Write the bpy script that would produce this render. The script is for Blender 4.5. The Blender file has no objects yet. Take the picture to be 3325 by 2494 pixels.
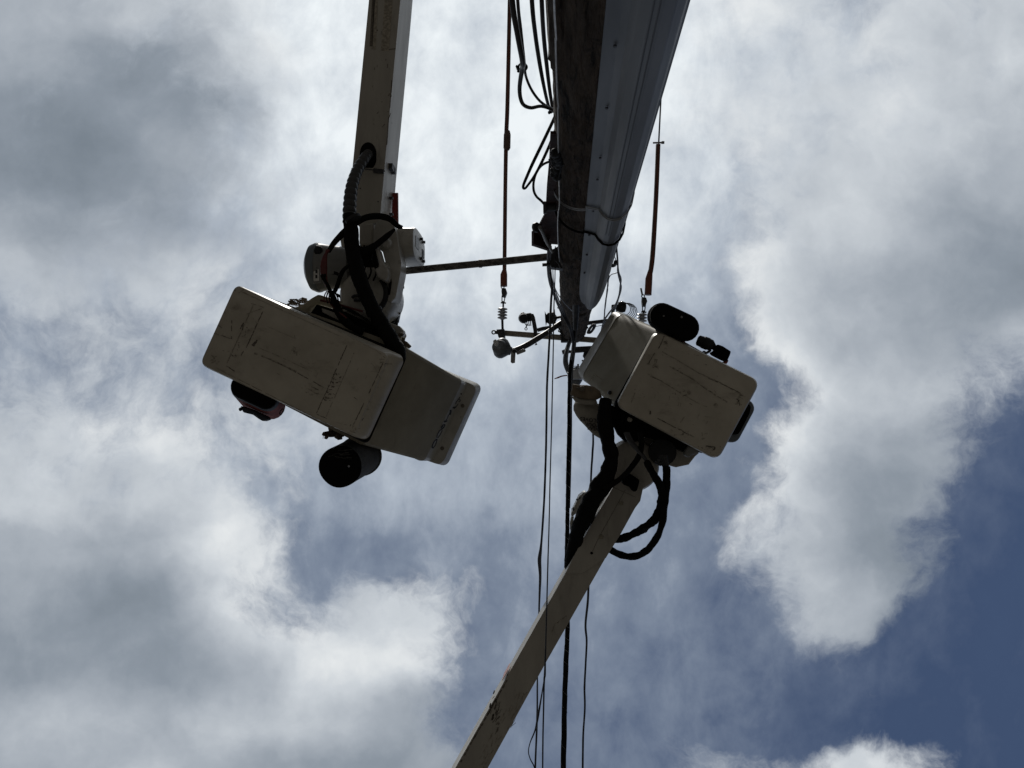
import bpy, bmesh, math, random
from mathutils import Vector, Matrix, noise
random.seed(7)
C = bpy.context.scene
COL = C.collection

# ------------------------------------------------------------------ camera
F = 2400.0; CX, CY = 1662.5, 1247.0; VX, VY = 1830.0, 1420.0      # photo pixels: focal length, centre, zenith point
CAM = Vector((0, 0, 1.6))
Zc = Vector(((VX-CX)/F, -(VY-CY)/F, -1)).normalized()
Xc = Vector((1, 0, 0)); Xc = (Xc - Zc*Xc.dot(Zc)).normalized()
Yc = Zc.cross(Xc)
ROT = Matrix((Xc, Yc, Zc))                                         # camera axes -> world
cd = bpy.data.cameras.new('camera'); cam = bpy.data.objects.new('camera', cd); COL.objects.link(cam)
cam.matrix_world = Matrix.Translation(CAM) @ ROT.to_4x4()
cd.sensor_width = 36; cd.lens = 36*F/3325; cd.clip_end = 5000; cd.clip_start = 0.05
C.camera = cam

def ray(px, py):
    return ROT @ Vector(((px-CX)/F, -(py-CY)/F, -1))
def W(px, py, h):                                                  # point of the sight line at height h above the camera
    d = ray(px, py); return CAM + d*(h/d.z)
def WY(px, py, Y):                                                 # point of the sight line in the vertical plane y = Y
    d = ray(px, py); return CAM + d*(Y/d.y)
def M(px, h): return px*h/F                                        # size in metres of px photo pixels at height h

# ------------------------------------------------------------------ sun, world
SUNP = (1420, -150)
sd = ray(*SUNP).normalized()
elev = math.asin(sd.z); azim = math.atan2(sd.x, sd.y)
sl = bpy.data.lights.new('sun', 'SUN'); so = bpy.data.objects.new('sun', sl); COL.objects.link(so)
sl.energy = 2.0; sl.angle = math.radians(2.5); sl.color = (1, .96, .9)
so.rotation_euler = (-sd).to_track_quat('-Z', 'Y').to_euler()
so.location = (0, 0, 30)

C.view_settings.view_transform = 'Standard'; C.view_settings.look = 'None'
C.view_settings.exposure = 0; C.view_settings.gamma = 1
C.view_settings.use_curve_mapping = False

GD = """99988521222235562788
99998521111124564788
99997411111223567899
99986311111223477999
98775422111222479999
77665433222221599999
55555443222111599987
55544332111111159963
66666542111111499941
77777521111111399820
89998513311111599510
99999368631111178410
99999999521111133000
99999999511111101000
99999999721115567630""".split()
GS = """44456788888888766666
33115888888887766666
21122588888888776655
11233688888887766554
32333588888887766433
54566788888888864222
66666788888888865315
66666777777777786556
66777677777777874333
56666777777777862233
44457777777777751122
32115876777777734122
32213688777777632222
55536654366666655555
44554321335555677777""".split()
GV = """77778999999998766555
77778999999998776555
66777899999998776655
66667899999988765544
66667888998887655443
66666788888877554433
55556677777765443332
55555567777665432222
55555566666654431111
55555555666654431111
44444444555544431110
44444444444443321110
44444444444433221100
44444444443333221000
44444444433333221000""".split()

wd = bpy.data.worlds.new('World'); C.world = wd; wd.use_nodes = True
nt = wd.node_tree; N = nt.nodes; L = nt.links; N.clear()
def nd(t, **k):
    n = N.new(t)
    for a, b in k.items(): setattr(n, a, b)
    return n
def mth(op, a, b=None, c=None, clamp=False):
    n = nd('ShaderNodeMath', operation=op); n.use_clamp = clamp
    for i, v in enumerate((a, b, c)):
        if v is None: continue
        if isinstance(v, (int, float)): n.inputs[i].default_value = v
        else: L.new(v, n.inputs[i])
    return n.outputs[0]
def vmth(op, a, b=None, c=None):
    n = nd('ShaderNodeVectorMath', operation=op)
    for i, v in enumerate((a, b, c)):
        if v is None: continue
        if isinstance(v, (tuple, list)): n.inputs[i].default_value = v
        elif isinstance(v, (int, float)): n.inputs[i].default_value = (v, v, v)
        else: L.new(v, n.inputs[i])
    return n.outputs[0]
def mapr(v, a, b, c, d, it='SMOOTHSTEP'):
    n = nd('ShaderNodeMapRange', interpolation_type=it)
    L.new(v, n.inputs[0])
    for i, x in enumerate((a, b, c, d)): n.inputs[i+1].default_value = x
    return n.outputs[0]
def fbm(vec, scale, detail=8, rough=.55, dist=0.0):
    n = nd('ShaderNodeTexNoise'); n.noise_dimensions = '3D'
    L.new(vec, n.inputs['Vector']); n.inputs['Scale'].default_value = scale
    n.inputs['Detail'].default_value = detail; n.inputs['Roughness'].default_value = rough
    n.inputs['Distortion'].default_value = dist
    return n
tc = nd('ShaderNodeTexCoord')
# flat cloud layer: direction divided by its component along the layer's axis (world-fixed)
def dotc(v): 
    n = nd('ShaderNodeVectorMath', operation='DOT_PRODUCT'); L.new(tc.outputs['Generated'], n.inputs[0])
    n.inputs[1].default_value = v; return n.outputs['Value']
ax, ay, az = ROT @ Vector((1, 0, 0)), ROT @ Vector((0, -1, 0)), ROT @ Vector((0, 0, -1))
dz = mth('MAXIMUM', dotc(az), 0.22)
u = mth('DIVIDE', dotc(ax), dz); v = mth('DIVIDE', dotc(ay), dz)
cb = nd('ShaderNodeCombineXYZ'); L.new(u, cb.inputs[0]); L.new(v, cb.inputs[1])
P = cb.outputs[0]
w1 = fbm(P, 3.2, 5, .55); w2 = fbm(P, 11, 5, .6)
warp = vmth('MULTIPLY_ADD', vmth('SUBTRACT', w1.outputs['Color'], .5), .15, vmth('MULTIPLY', vmth('SUBTRACT', w2.outputs['Color'], .5), .045))
PW = vmth('ADD', P, warp)
sx = nd('ShaderNodeSeparateXYZ'); L.new(PW, sx.inputs[0])
gx = mth('MULTIPLY_ADD', sx.outputs[0], F/3325, CX/3325, clamp=True)
gy = mth('MULTIPLY_ADD', sx.outputs[1], F/2494*14, CY/2494*14)
gy = mth('MINIMUM', mth('MAXIMUM', gy, 0.0), 14.0)
acc = None
for i in range(15):
    cr = nd('ShaderNodeValToRGB'); L.new(gx, cr.inputs[0]); r = cr.color_ramp; r.interpolation = 'B_SPLINE'
    while len(r.elements) < 20: r.elements.new(.5)
    for k in range(20): r.elements[k].position = k/19
    for k in range(20):
        r.elements[k].color = (int(GS[i][k])/9, int(GD[i][k])/9, int(GV[i][k])/9, 1)
    wgt = mapr(mth('ABSOLUTE', mth('SUBTRACT', gy, float(i))), 0, 1, 1, 0)
    t = vmth('MULTIPLY_ADD', cr.outputs[0], wgt, acc if acc else (0, 0, 0)); acc = t
sg = nd('ShaderNodeSeparateXYZ'); L.new(acc, sg.inputs[0])
S0, D0, V0 = sg.outputs
# noises
stretch = vmth('MULTIPLY', PW, (1.5, 1.0, 1.0))
n1 = fbm(PW, 7.5, 11, .64, .2).outputs[0]
n2 = fbm(PW, 5.0, 5, .5).outputs[0]
mp = nd('ShaderNodeMapping'); L.new(P, mp.inputs[0]); mp.inputs['Rotation'].default_value[2] = .45; mp.inputs['Scale'].default_value = (1.35, .85, 1)
n3 = fbm(mp.outputs[0], 9.5, 10, .62, .25).outputs[0]
n4 = fbm(P, 26, 6, .6, .2).outputs[0]
n5 = fbm(PW, 2.6, 4, .5).outputs[0]
D1 = mth('MULTIPLY_ADD', mth('SUBTRACT', n1, .5), 1.35, D0)
a_hard = mapr(D1, .33, .82, 0, 1); a_soft = mapr(D1, .22, .95, 0, 1); soft = mapr(V0, .45, .75, 0, 1)
alpha = mth('ADD', mth('MULTIPLY', a_soft, soft), mth('MULTIPLY', a_hard, mth('SUBTRACT', 1.0, soft)))
# brightness of the cloud: thin edges are lit, thick cores are grey
edge = mapr(D1, .5, 1.1, .08, 0)
S1 = mth('ADD', mth('MULTIPLY_ADD', mth('SUBTRACT', n2, .5), .55, S0), edge)
n6 = fbm(PW, 11, 6, .52, .0).outputs[0]
S1 = mth('MULTIPLY_ADD', mth('SUBTRACT', n6, .5), .34, mth('MULTIPLY_ADD', mth('SUBTRACT', n4, .5), .12, S1))
cc = nd('ShaderNodeValToRGB'); L.new(S1, cc.inputs[0]); r = cc.color_ramp
stops = [(0, (.175, .21, .25)), (.25, (.26, .30, .35)), (.5, (.40, .44, .49)), (.75, (.60, .64, .68)), (1, (.88, .90, .90))]
r.elements[0].color = (*stops[0][1], 1); r.elements[1].color = (*stops[-1][1], 1)
for p_, c_ in stops[1:-1]: r.elements.new(p_).color = (*c_, 1)
# veil over the blue
V1 = mth('MULTIPLY_ADD', mth('SUBTRACT', n3, .5), .52, mth('MULTIPLY_ADD', mth('SUBTRACT', n5, .5), .35, mth('MULTIPLY', V0, .95)))
V1 = mth('MULTIPLY_ADD', mth('SUBTRACT', n4, .5), .16, V1)
sky = nd('ShaderNodeTexSky'); sky.sky_type = 'NISHITA'; sky.sun_disc = False
sky.sun_elevation = elev; sky.sun_rotation = azim; sky.air_density = 1.0; sky.dust_density = .6; sky.ozone_density = 1.5
skyc = vmth('MULTIPLY', sky.outputs[0], (1.0, 1.0, 1.0))
vc = nd('ShaderNodeValToRGB'); L.new(V1, vc.inputs[0]); r = vc.color_ramp
vst = [(0, (.045, .072, .145)), (.22, (.095, .13, .21)), (.45, (.205, .25, .33)), (.7, (.43, .485, .56)), (1, (.86, .91, .94))]
r.elements[0].color = (*vst[0][1], 1); r.elements[1].color = (*vst[-1][1], 1)
for p_, c_ in vst[1:-1]: r.elements.new(p_).color = (*c_, 1)
STR = 0.07
vm = nd('ShaderNodeMix', data_type='RGBA'); L.new(mapr(V1, -.15, .3, .55, 1), vm.inputs[0])
L.new(skyc, vm.inputs[6]); L.new(vmth('MULTIPLY', vc.outputs[0], 1/STR), vm.inputs[7])
cm = nd('ShaderNodeMix', data_type='RGBA'); L.new(alpha, cm.inputs[0])
L.new(vm.outputs[2], cm.inputs[6]); L.new(vmth('MULTIPLY', cc.outputs[0], 1/STR), cm.inputs[7])
# added darkening of the low, unseen sky keeps light off the bucket walls
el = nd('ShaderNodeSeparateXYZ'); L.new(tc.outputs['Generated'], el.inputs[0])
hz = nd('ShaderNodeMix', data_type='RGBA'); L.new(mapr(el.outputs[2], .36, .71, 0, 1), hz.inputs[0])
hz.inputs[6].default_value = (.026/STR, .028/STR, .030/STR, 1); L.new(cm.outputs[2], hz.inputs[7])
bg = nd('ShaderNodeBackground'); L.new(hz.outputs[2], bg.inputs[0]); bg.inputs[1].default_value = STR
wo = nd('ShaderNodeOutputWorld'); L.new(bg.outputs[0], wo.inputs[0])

# ------------------------------------------------------------------ materials
def mat(name, c1, c2=None, rough=.55, scale=6, detail=8, stretch=(1, 1, 1), lo=.35, hi=.65, bump=0.0, metal=0.0, scratch=None, spots=None, bscale=None, spec=.5):
    m = bpy.data.materials.new(name); m.use_nodes = True; t = m.node_tree; n = t.nodes; l = t.links
    b = n['Principled BSDF']; b.inputs['Roughness'].default_value = rough; b.inputs['Metallic'].default_value = metal
    b.inputs['Specular IOR Level'].default_value = spec
    c2 = c2 or tuple(x*.6 for x in c1)
    tcn = n.new('ShaderNodeTexCoord'); mpn = n.new('ShaderNodeMapping'); l.new(tcn.outputs['Object'], mpn.inputs[0]); mpn.inputs['Scale'].default_value = stretch
    no = n.new('ShaderNodeTexNoise'); l.new(mpn.outputs[0], no.inputs[0]); no.inputs['Scale'].default_value = scale; no.inputs['Detail'].default_value = detail; no.inputs['Roughness'].default_value = .62
    mr = n.new('ShaderNodeMapRange'); l.new(no.outputs[0], mr.inputs[0]); mr.inputs[1].default_value = lo; mr.inputs[2].default_value = hi
    mx = n.new('ShaderNodeMix'); mx.data_type = 'RGBA'; l.new(mr.outputs[0], mx.inputs[0]); mx.inputs[6].default_value = (*c1, 1); mx.inputs[7].default_value = (*c2, 1)
    out = mx.outputs[2]
    for kind in (scratch, spots):
        if not kind: continue
        sc, st, rot, col, a, bb = kind
        m2 = n.new('ShaderNodeMapping'); l.new(tcn.outputs['Object'], m2.inputs[0]); m2.inputs['Scale'].default_value = st; m2.inputs['Rotation'].default_value = (0, 0, rot)
        n2_ = n.new('ShaderNodeTexNoise'); l.new(m2.outputs[0], n2_.inputs[0]); n2_.inputs['Scale'].default_value = sc; n2_.inputs['Detail'].default_value = 10; n2_.inputs['Roughness'].default_value = .7
        r2 = n.new('ShaderNodeMapRange'); l.new(n2_.outputs[0], r2.inputs[0]); r2.inputs[1].default_value = a; r2.inputs[2].default_value = bb
        x2 = n.new('ShaderNodeMix'); x2.data_type = 'RGBA'; l.new(r2.outputs[0], x2.inputs[0]); l.new(out, x2.inputs[6]); x2.inputs[7].default_value = (*col, 1)
        out = x2.outputs[2]
    l.new(out, b.inputs['Base Color'])
    if bump:
        bn = n.new('ShaderNodeTexNoise'); l.new(mpn.outputs[0], bn.inputs[0]); bn.inputs['Scale'].default_value = bscale or scale*3; bn.inputs['Detail'].default_value = 8
        bp = n.new('ShaderNodeBump'); l.new(bn.outputs[0], bp.inputs['Height']); bp.inputs['Strength'].default_value = bump; bp.inputs['Distance'].default_value = .07 if name == 'pole_wood' else .02
        l.new(bp.outputs[0], b.inputs['Normal'])
    rr = n.new('ShaderNodeMapRange'); l.new(no.outputs[0], rr.inputs[0]); rr.inputs[3].default_value = max(.05, rough-.12); rr.inputs[4].default_value = min(1, rough+.15)
    l.new(rr.outputs[0], b.inputs['Roughness'])
    return m
BA = math.radians(-25)
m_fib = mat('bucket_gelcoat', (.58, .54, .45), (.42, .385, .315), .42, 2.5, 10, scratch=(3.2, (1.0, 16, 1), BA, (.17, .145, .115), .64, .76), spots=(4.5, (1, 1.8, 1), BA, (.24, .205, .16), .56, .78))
m_wall = mat('bucket_wall', (.38, .352, .28), (.28, .257, .20), .65, 2.2, 8, spots=(5, (1, 1, 1.6), 0, (.18, .155, .12), .58, .85), scratch=(6, (6, 1, .5), .4, (.12, .10, .08), .64, .76), spec=.15)  # darker than the pan's gelcoat: the walls' shade is in this colour
m_boom = mat('boom_fibreglass', (.45, .43, .375), (.35, .33, .29), .42, 2, 10, stretch=(3, .6, 3), spots=(3.4, (2.5, .6, 2.5), 0, (.15, .135, .115), .58, .80))
m_white = mat('painted_white_steel', (.50, .49, .45), (.38, .37, .33), .38, 7, 8, spots=(9, (1, 1, 1), 0, (.12, .105, .085), .58, .78))
m_scuff = mat('dark_scuff', (.09, .078, .065), (.20, .175, .14), .8, 90, 6, lo=.40, hi=.60)
m_faint = mat('faint_seam', (.24, .215, .17), (.42, .38, .31), .7, 40, 6, lo=.42, hi=.58)
m_blk = mat('black_rubber', (.006, .006, .006), (.011, .011, .011), .85, 20, spec=.12, bump=.3)
m_corr = mat('corrugated_hose', (.035, .036, .038), (.05, .05, .052), .33, 20)
m_black = mat('black_plastic', (.016, .017, .019), (.028, .03, .033), .6, 12, spec=.3)
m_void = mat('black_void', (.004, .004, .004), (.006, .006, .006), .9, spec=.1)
m_cable = mat('weathered_cable', (.035, .036, .04), (.06, .062, .068), .42, 14, stretch=(1, 1, .4))
m_cabblue = mat('bluish_cable', (.035, .04, .055), (.02, .022, .03), .5, 10)
m_wood = mat('pole_wood', (.115, .085, .062), (.04, .03, .023), .92, 8, 12, stretch=(3.0, 3.0, .5), bump=1.0, bscale=14, spots=(9, (2.2, 2.2, .5), 0, (.010, .008, .007), .52, .62), scratch=(5, (1, 1, 3.2), 0, (.018, .014, .012), .60, .68), spec=.2)
m_guard = mat('grey_guard', (.15, .162, .185), (.115, .127, .148), .5, 3, 6, stretch=(3, 3, .5), spots=(5, (1, 1, .6), 0, (.085, .09, .1), .66, .85))
m_guard2 = mat('grey_guard_fold', (.085, .092, .105), (.10, .108, .125), .6, 5)
m_steel = mat('galvanised_steel', (.34, .35, .36), (.2, .2, .21), .45, 18, metal=.5)
m_dsteel = mat('dark_hardware', (.06, .062, .068), (.025, .026, .03), .55, 25, metal=.2)
m_rust = mat('red_brown_steel', (.055, .016, .012), (.02, .008, .007), .75, 9, bump=.4)
m_orange = mat('orange_rod', (.20, .05, .026), (.13, .034, .02), .45, 14, stretch=(1, 1, 1))
m_rodgrey = mat('rod_side_grey', (.15, .10, .08), (.08, .05, .04), .5, 14)  # greyer and duller than the orange stripe
m_arm = mat('fibreglass_crossarm', (.33, .30, .25), (.24, .22, .18), .6, 5, stretch=(.5, 3, 3))
m_pipe = mat('rough_pipe', (.20, .19, .175), (.055, .05, .048), .85, 34, 8, stretch=(.45, 1, 1), lo=.4, hi=.6, bump=.6)
m_ins = mat('grey_insulator', (.50, .52, .55), (.38, .4, .43), .3, 10)
m_lbulb = mat('grey_fitting', (.13, .145, .165), (.10, .11, .125), .45, 12)
m_wire = mat('bare_wire', (.45, .45, .45), (.3, .3, .3), .35, 20, metal=.7)
m_rope = mat('frayed_rope', (.22, .17, .12), (.10, .08, .06), .95, 50, bump=.8)
m_leather = mat('brown_leather', (.24, .19, .135), (.15, .115, .08), .8, 12, bump=.5)
m_canvas = mat('pale_canvas', (.40, .38, .33), (.30, .28, .24), .9, 9, bump=.4)
m_redfab = mat('red_fabric', (.34, .07, .06), (.22, .045, .04), .8, 18, bump=.4)
m_navy = mat('dark_navy_trim', (.035, .045, .065), (.02, .026, .04), .7, 18)
m_dcanvas = mat('black_canvas', (.045, .045, .042), (.07, .068, .062), .85, 7, stretch=(1, 1, 3), bump=.5)
m_redplate = mat('red_paint', (.25, .03, .022), (.18, .022, .016), .4, 8)
m_redwire = mat('red_wire', (.14, .018, .018), (.09, .012, .012), .45, 20)
m_greymot = mat('grey_cover', (.26, .265, .26), (.19, .195, .19), .4, 5)
m_label = mat('worn_label', (.85, .85, .82), (.6, .6, .58), .5, 30, lo=.45, hi=.6)
m_ink = mat('black_ink', (.01, .01, .012), (.02, .02, .022), .6)
m_tray = mat('blue_grey_plastic', (.17, .20, .23), (.12, .145, .17), .4, 8)
m_redlab = mat('faded_red_sticker', (.50, .22, .20), (.55, .35, .32), .5, 30)
m_gnd = mat('ground_mix', (.078, .070, .061), (.060, .054, .045), .95, .4, 10, bump=.3)

# ------------------------------------------------------------------ mesh helpers
class MB:
    ragged = False
    def __init__(s): s.v = []; s.f = []; s.m = []; s.p = []
    def add(s, vs, fs, m=0):
        o = len(s.v); s.p.append((o, len(s.f))); s.v += [Vector(p) for p in vs]; s.f += [tuple(i+o for i in f) for f in fs]; s.m += [m]*len(fs); return s
    def loft(s, rings, m=0, cap0=True, cap1=True, closed=True):
        n = len(rings[0]); vs = [p for r in rings for p in r]; fs = []
        for i in range(len(rings)-1):
            for j in range(n if closed else n-1):
                k = (j+1) % n; fs.append((i*n+j, i*n+k, (i+1)*n+k, (i+1)*n+j))
        if cap0: fs.append(tuple(range(n)))
        if cap1: fs.append(tuple(range((len(rings)-1)*n, len(rings)*n)))
        return s.add(vs, fs, m)
    def prism(s, pts, h0, t, m=0):                                 # outline in photo pixels at height h0, real thickness t upwards
        b = [W(x, y, h0) for x, y in pts]; return s.loft([b, [p+Vector((0, 0, t)) for p in b]], m)
    def plate(s, pts, Y, t, m=0):                                  # the same in a vertical plane
        b = [WY(x, y, Y) for x, y in pts]; return s.loft([[p+Vector((0, t/2, 0)) for p in b], [p-Vector((0, t/2, 0)) for p in b]], m)
    def tube(s, pts, r, m=0, n=10, cap=True, wob=0, sub=1, prof=None):
        pts = [Vector(p) for p in pts]; R = list(r) if isinstance(r, (list, tuple)) else [r]*len(pts)
        if sub > 1:
            q = []; qr = []
            for i in range(len(pts)-1):
                p0 = pts[max(i-1, 0)]; p1 = pts[i]; p2 = pts[i+1]; p3 = pts[min(i+2, len(pts)-1)]
                for k in range(sub):
                    t = k/sub
                    q.append(.5*((2*p1)+(p2-p0)*t+(2*p0-5*p1+4*p2-p3)*t*t+(3*p1-p0-3*p2+p3)*t**3)); qr.append(R[i]*(1-t)+R[i+1]*t)
            pts = q+[pts[-1]]; R = qr+[R[-1]]
        d = (pts[1]-pts[0]).normalized(); a = d.orthogonal().normalized(); rings = []
        for i, p in enumerate(pts):
            dn = (pts[min(i+1, len(pts)-1)]-pts[max(i-1, 0)])
            if dn.length > 1e-9: dn.normalize()
            else: dn = d
            q = d.rotation_difference(dn); a = (q @ a).normalized(); d = dn; b = d.cross(a); ring = []
            for j in range(n):
                th = 2*math.pi*j/n; rr = R[i]
                if prof: rr *= prof(th, i)
                if wob: rr *= 1+wob*noise.noise(Vector((p.x*14+math.cos(th), p.y*14+math.sin(th), p.z*14)))
                ring.append(p+(a*math.cos(th)+b*math.sin(th))*rr)
            rings.append(ring)
        return s.loft(rings, m, cap, cap)
    def lathe(s, p0, p1, prof, m=0, n=24):                         # prof: (fraction along, radius)
        p0, p1 = Vector(p0), Vector(p1); d = (p1-p0); a = d.normalized().orthogonal(); b = d.normalized().cross(a)
        return s.loft([[p0+d*t+(a*math.cos(2*math.pi*j/n)+b*math.sin(2*math.pi*j/n))*max(r, 1e-4) for j in range(n)] for t, r in prof], m)
    def box(s, c, ex, ey, ez, m=0):                                # centre, three half-axes
        c, ex, ey, ez = map(Vector, (c, ex, ey, ez)); vs = [c+ex*i+ey*j+ez*k for i in (-1, 1) for j in (-1, 1) for k in (-1, 1)]
        return s.add(vs, [(0, 1, 3, 2), (4, 6, 7, 5), (0, 4, 5, 1), (2, 3, 7, 6), (0, 2, 6, 4), (1, 5, 7, 3)], m)
    def ribbon(s, pts, hf, w, m=1, t=.002):                        # thin raised stroke on a face: pixel points, height function, width px
        if s.ragged:                                               # broken up into dashes of uneven width
            q = []; rg = random.Random(int(pts[0][0]*7+pts[0][1]))
            for (x0, y0), (x1, y1) in zip(pts, pts[1:]):
                l = math.hypot(x1-x0, y1-y0); n = max(1, int(l/rg.uniform(5, 9)))
                for k in range(n):
                    if n > 3 and rg.random() < .16: continue
                    f = lambda t: (x0+(x1-x0)*t+rg.gauss(0, .35), y0+(y1-y0)*t+rg.gauss(0, .35)); q.append((f(k/n), f((k+1)/n+.02), w*rg.uniform(.35, 1.35)))
            s.ragged = False
            for a_, b_, ww in q: s.ribbon([a_, b_], hf, ww, m, t)
            s.ragged = True; return s
        for (x0, y0), (x1, y1) in zip(pts, pts[1:]):
            l = math.hypot(x1-x0, y1-y0) or 1; nx, ny = -(y1-y0)/l*w/2, (x1-x0)/l*w/2
            q = [(x0+nx, y0+ny), (x1+nx, y1+ny), (x1-nx, y1-ny), (x0-nx, y0-ny)]
            b = [W(x, y, hf(x, y)-t) for x, y in q]; s.loft([b, [p+Vector((0, 0, t*1.5)) for p in b]], m)
        return s
    def each(s, name, mats, parent=None, **k):                      # one object for each piece
        pp = s.p+[(len(s.v), len(s.f))]; out = []
        for (a, fa), (b, fb) in zip(pp, pp[1:]):
            m_ = MB(); m_.v = s.v[a:b]; m_.f = [tuple(i-a for i in f) for f in s.f[fa:fb]]; m_.m = s.m[fa:fb]; out.append(m_.build(name, mats, parent, **k))
        return out
    def build(s, name, mats, parent=None, angle=38, bevel=0, smooth=True):
        me = bpy.data.meshes.new(name); off = parent['_o'] if parent else Vector((0, 0, 0))
        off = Vector(off)
        me.from_pydata([p-off for p in s.v], [], s.f)
        if not isinstance(mats, (list, tuple)): mats = [mats]
        for mm in mats: me.materials.append(mm)
        for p, k in zip(me.polygons, s.m): p.material_index = k
        bm = bmesh.new(); bm.from_mesh(me); bmesh.ops.recalc_face_normals(bm, faces=bm.faces); bm.to_mesh(me); bm.free()
        if smooth:
            for p in me.polygons: p.use_smooth = True
            me.set_sharp_from_angle(angle=math.radians(angle))
        o = bpy.data.objects.new(name, me); COL.objects.link(o)
        if parent: o.parent = parent['_e']
        if bevel:
            b = o.modifiers.new('bevel', 'BEVEL'); b.width = bevel; b.segments = 3; b.limit_method = 'ANGLE'; b.angle_limit = math.radians(40)
        return o
def tag(o, label, cat, group=None):
    o['label'] = label; o['category'] = cat
    if group: o['group'] = group
    return o
def thing(name, label, cat, loc, group=None):
    e = bpy.data.objects.new(name, None); COL.objects.link(e); e.location = loc; e.empty_display_size = .1
    tag(e, label, cat, group); return {'_e': e, '_o': Vector(loc)}
def single(mb, name, mats, label, cat, group=None, **k):
    return tag(mb.build(name, mats, None, **k), label, cat, group)
def sub(o, base): return {'_e': o, '_o': base['_o']}               # lets a part carry sub-parts (parts have no offset of their own)
def ring4(pts, r, n=6):
    out = []
    for i, P in enumerate(pts):
        A = pts[i-1]; B = pts[(i+1) % len(pts)]
        a = P+(A-P).normalized()*r; b = P+(B-P).normalized()*r
        for k in range(n+1):
            t = k/n; out.append(a*(1-t)**2+P*2*t*(1-t)+b*t*t)
    return out
def shrink(r, k):
    c = Vector((sum(p.x for p in r)/len(r), sum(p.y for p in r)/len(r), 0)); return [Vector((c.x+(p.x-c.x)*k, c.y+(p.y-c.y)*k, p.z)) for p in r]
def pxs(pts, h): return [W(x, y, hh) for (x, y), hh in zip(pts, h if isinstance(h, (list, tuple)) else [h]*len(pts))]
def path(pts, h):                                                   # pixel path; h number or list (interpolated over the points)
    n = len(pts)
    if isinstance(h, (int, float)): h = [h]*n
    if len(h) != n:
        m_ = len(h)-1; h = [h[min(int(i/(n-1)*m_), m_-1)]*(1-(i/(n-1)*m_-min(int(i/(n-1)*m_), m_-1)))+h[min(int(i/(n-1)*m_), m_-1)+1]*(i/(n-1)*m_-min(int(i/(n-1)*m_), m_-1)) for i in range(n)]
    return [W(x, y, hh) for (x, y), hh in zip(pts, h)]
def bolt(mb, p, d, r=.012, l=.02, m=0):
    p = Vector(p); d = Vector(d).normalized(); mb.tube([p, p+d*l], r, m, 6)

# ------------------------------------------------------------------ ground
g = MB().add([(-1500, -1500, 0), (1500, -1500, 0), (1500, 1500, 0), (-1500, 1500, 0)], [(0, 1, 2, 3)]).build('ground', m_gnd)
g['kind'] = 'structure'

# ------------------------------------------------------------------ utility pole
AX = W(1965, 0, 2.12); AX.z = 0; px0, py0 = AX.x, AX.y
HT = 1.6+8.95
pole = thing('utility_pole', 'weathered brown wooden utility pole rising overhead with a grey cable guard and crossarms', 'utility pole', (px0, py0, 0))
def prad(z): return .168-.016*z/HT
mb = MB(); rings = []
NZ, NA = 330, 72
for i in range(NZ+1):
    z = HT*i/NZ; ring = []
    for j in range(NA):
        th = 2*math.pi*j/NA; c, s_ = math.cos(th), math.sin(th)
        r = prad(z)
        r += .006*noise.noise(Vector((c*3, s_*3, z*.9)))+.0055*noise.noise(Vector((c*11, s_*11, z*1.5)))+.003*noise.noise(Vector((c*24, s_*24, z*6)))-.007*max(0, noise.noise(Vector((c*13+9, s_*13, z*2.2)))-.18)*2
        # torn splinter slab on the left side
        a = (th-math.pi+.25)
        if abs(a) < .42 and z < 4.0+.12*noise.noise(Vector((th*30, 3, 0))): r += .014+.006*noise.noise(Vector((th*20, z*3, 1)))
        # ridges that run round the trunk higher up
        if z > 4: r += .004*noise.noise(Vector((c*2+5, s_*2, z*7)))
        ring.append(Vector((px0+c*r, py0+s_*r, z)))
    rings.append(ring)
mb.loft(rings); shaft = mb.build('shaft', m_wood, pole, angle=60)
# grey U-guard
gp = [(-.012, .166), (.03, .176), (.050, .184), (.066, .212), (.088, .234), (.118, .244), (.150, .238), (.178, .214), (.196, .180), (.206, .130), (.206, .08), (.215, .04), (.205, .0), (.200, -.02)]
def gpt(x, y, k=1.0, o=0.0):
    return (px0+x*k, py0+y)
def dense(pts, n=4):
    out = []
    for a, b in zip(pts, pts[1:]):
        for k in range(n): out.append((a[0]+(b[0]-a[0])*k/n, a[1]+(b[1]-a[1])*k/n))
    return out+[pts[-1]]
gpd = dense(gp, 8)
def gring(z, k=1.0, inset=0, rib=True):
    out = []; n = len(gpd)
    for i, (x, y) in enumerate(gpd):
        t = i/(n-1); rb = (.0016 if i % 4 < 2 else -.0016) if (rib and .58 < t < .9) else 0
        # shrink towards the pole near the top
        cx, cy = .075, .15
        out.append(Vector((px0+cx+(x-cx)*k+rb-inset*.7, py0+cy+(y-cy)*k-inset+rb, z)))
    return out
def guard_section(z0, z1, k0, k1, steps, name, tip=False):
    mb = MB(); outer = []; inner = []
    for i in range(steps+1):
        t = i/steps; z = z0+(z1-z0)*t; k = k0+(k1-k0)*t
        if tip: k = k0*(1-.05*t)*math.sqrt(max(0.02, 1-.80*t**7))
        o = gring(z, k); outer.append(o); inner.append(gring(z, k*.965, .006, False))
    if tip:                                                        # sloping cut: the flange side starts lower
        for i, rg in enumerate(outer+inner):
            t = (i % (steps+1))/steps
            for j, p in enumerate(rg):
                e = j/(len(rg)-1); p.z -= .35*t*abs(e-.55)**1.3
    rings = [o+list(reversed(q)) for o, q in zip(outer, inner)]
    mb.loft(rings, 0)
    return mb
gd = guard_section(0.3, 5.42, 1.03, 1.0, 30, 'g')
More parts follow.
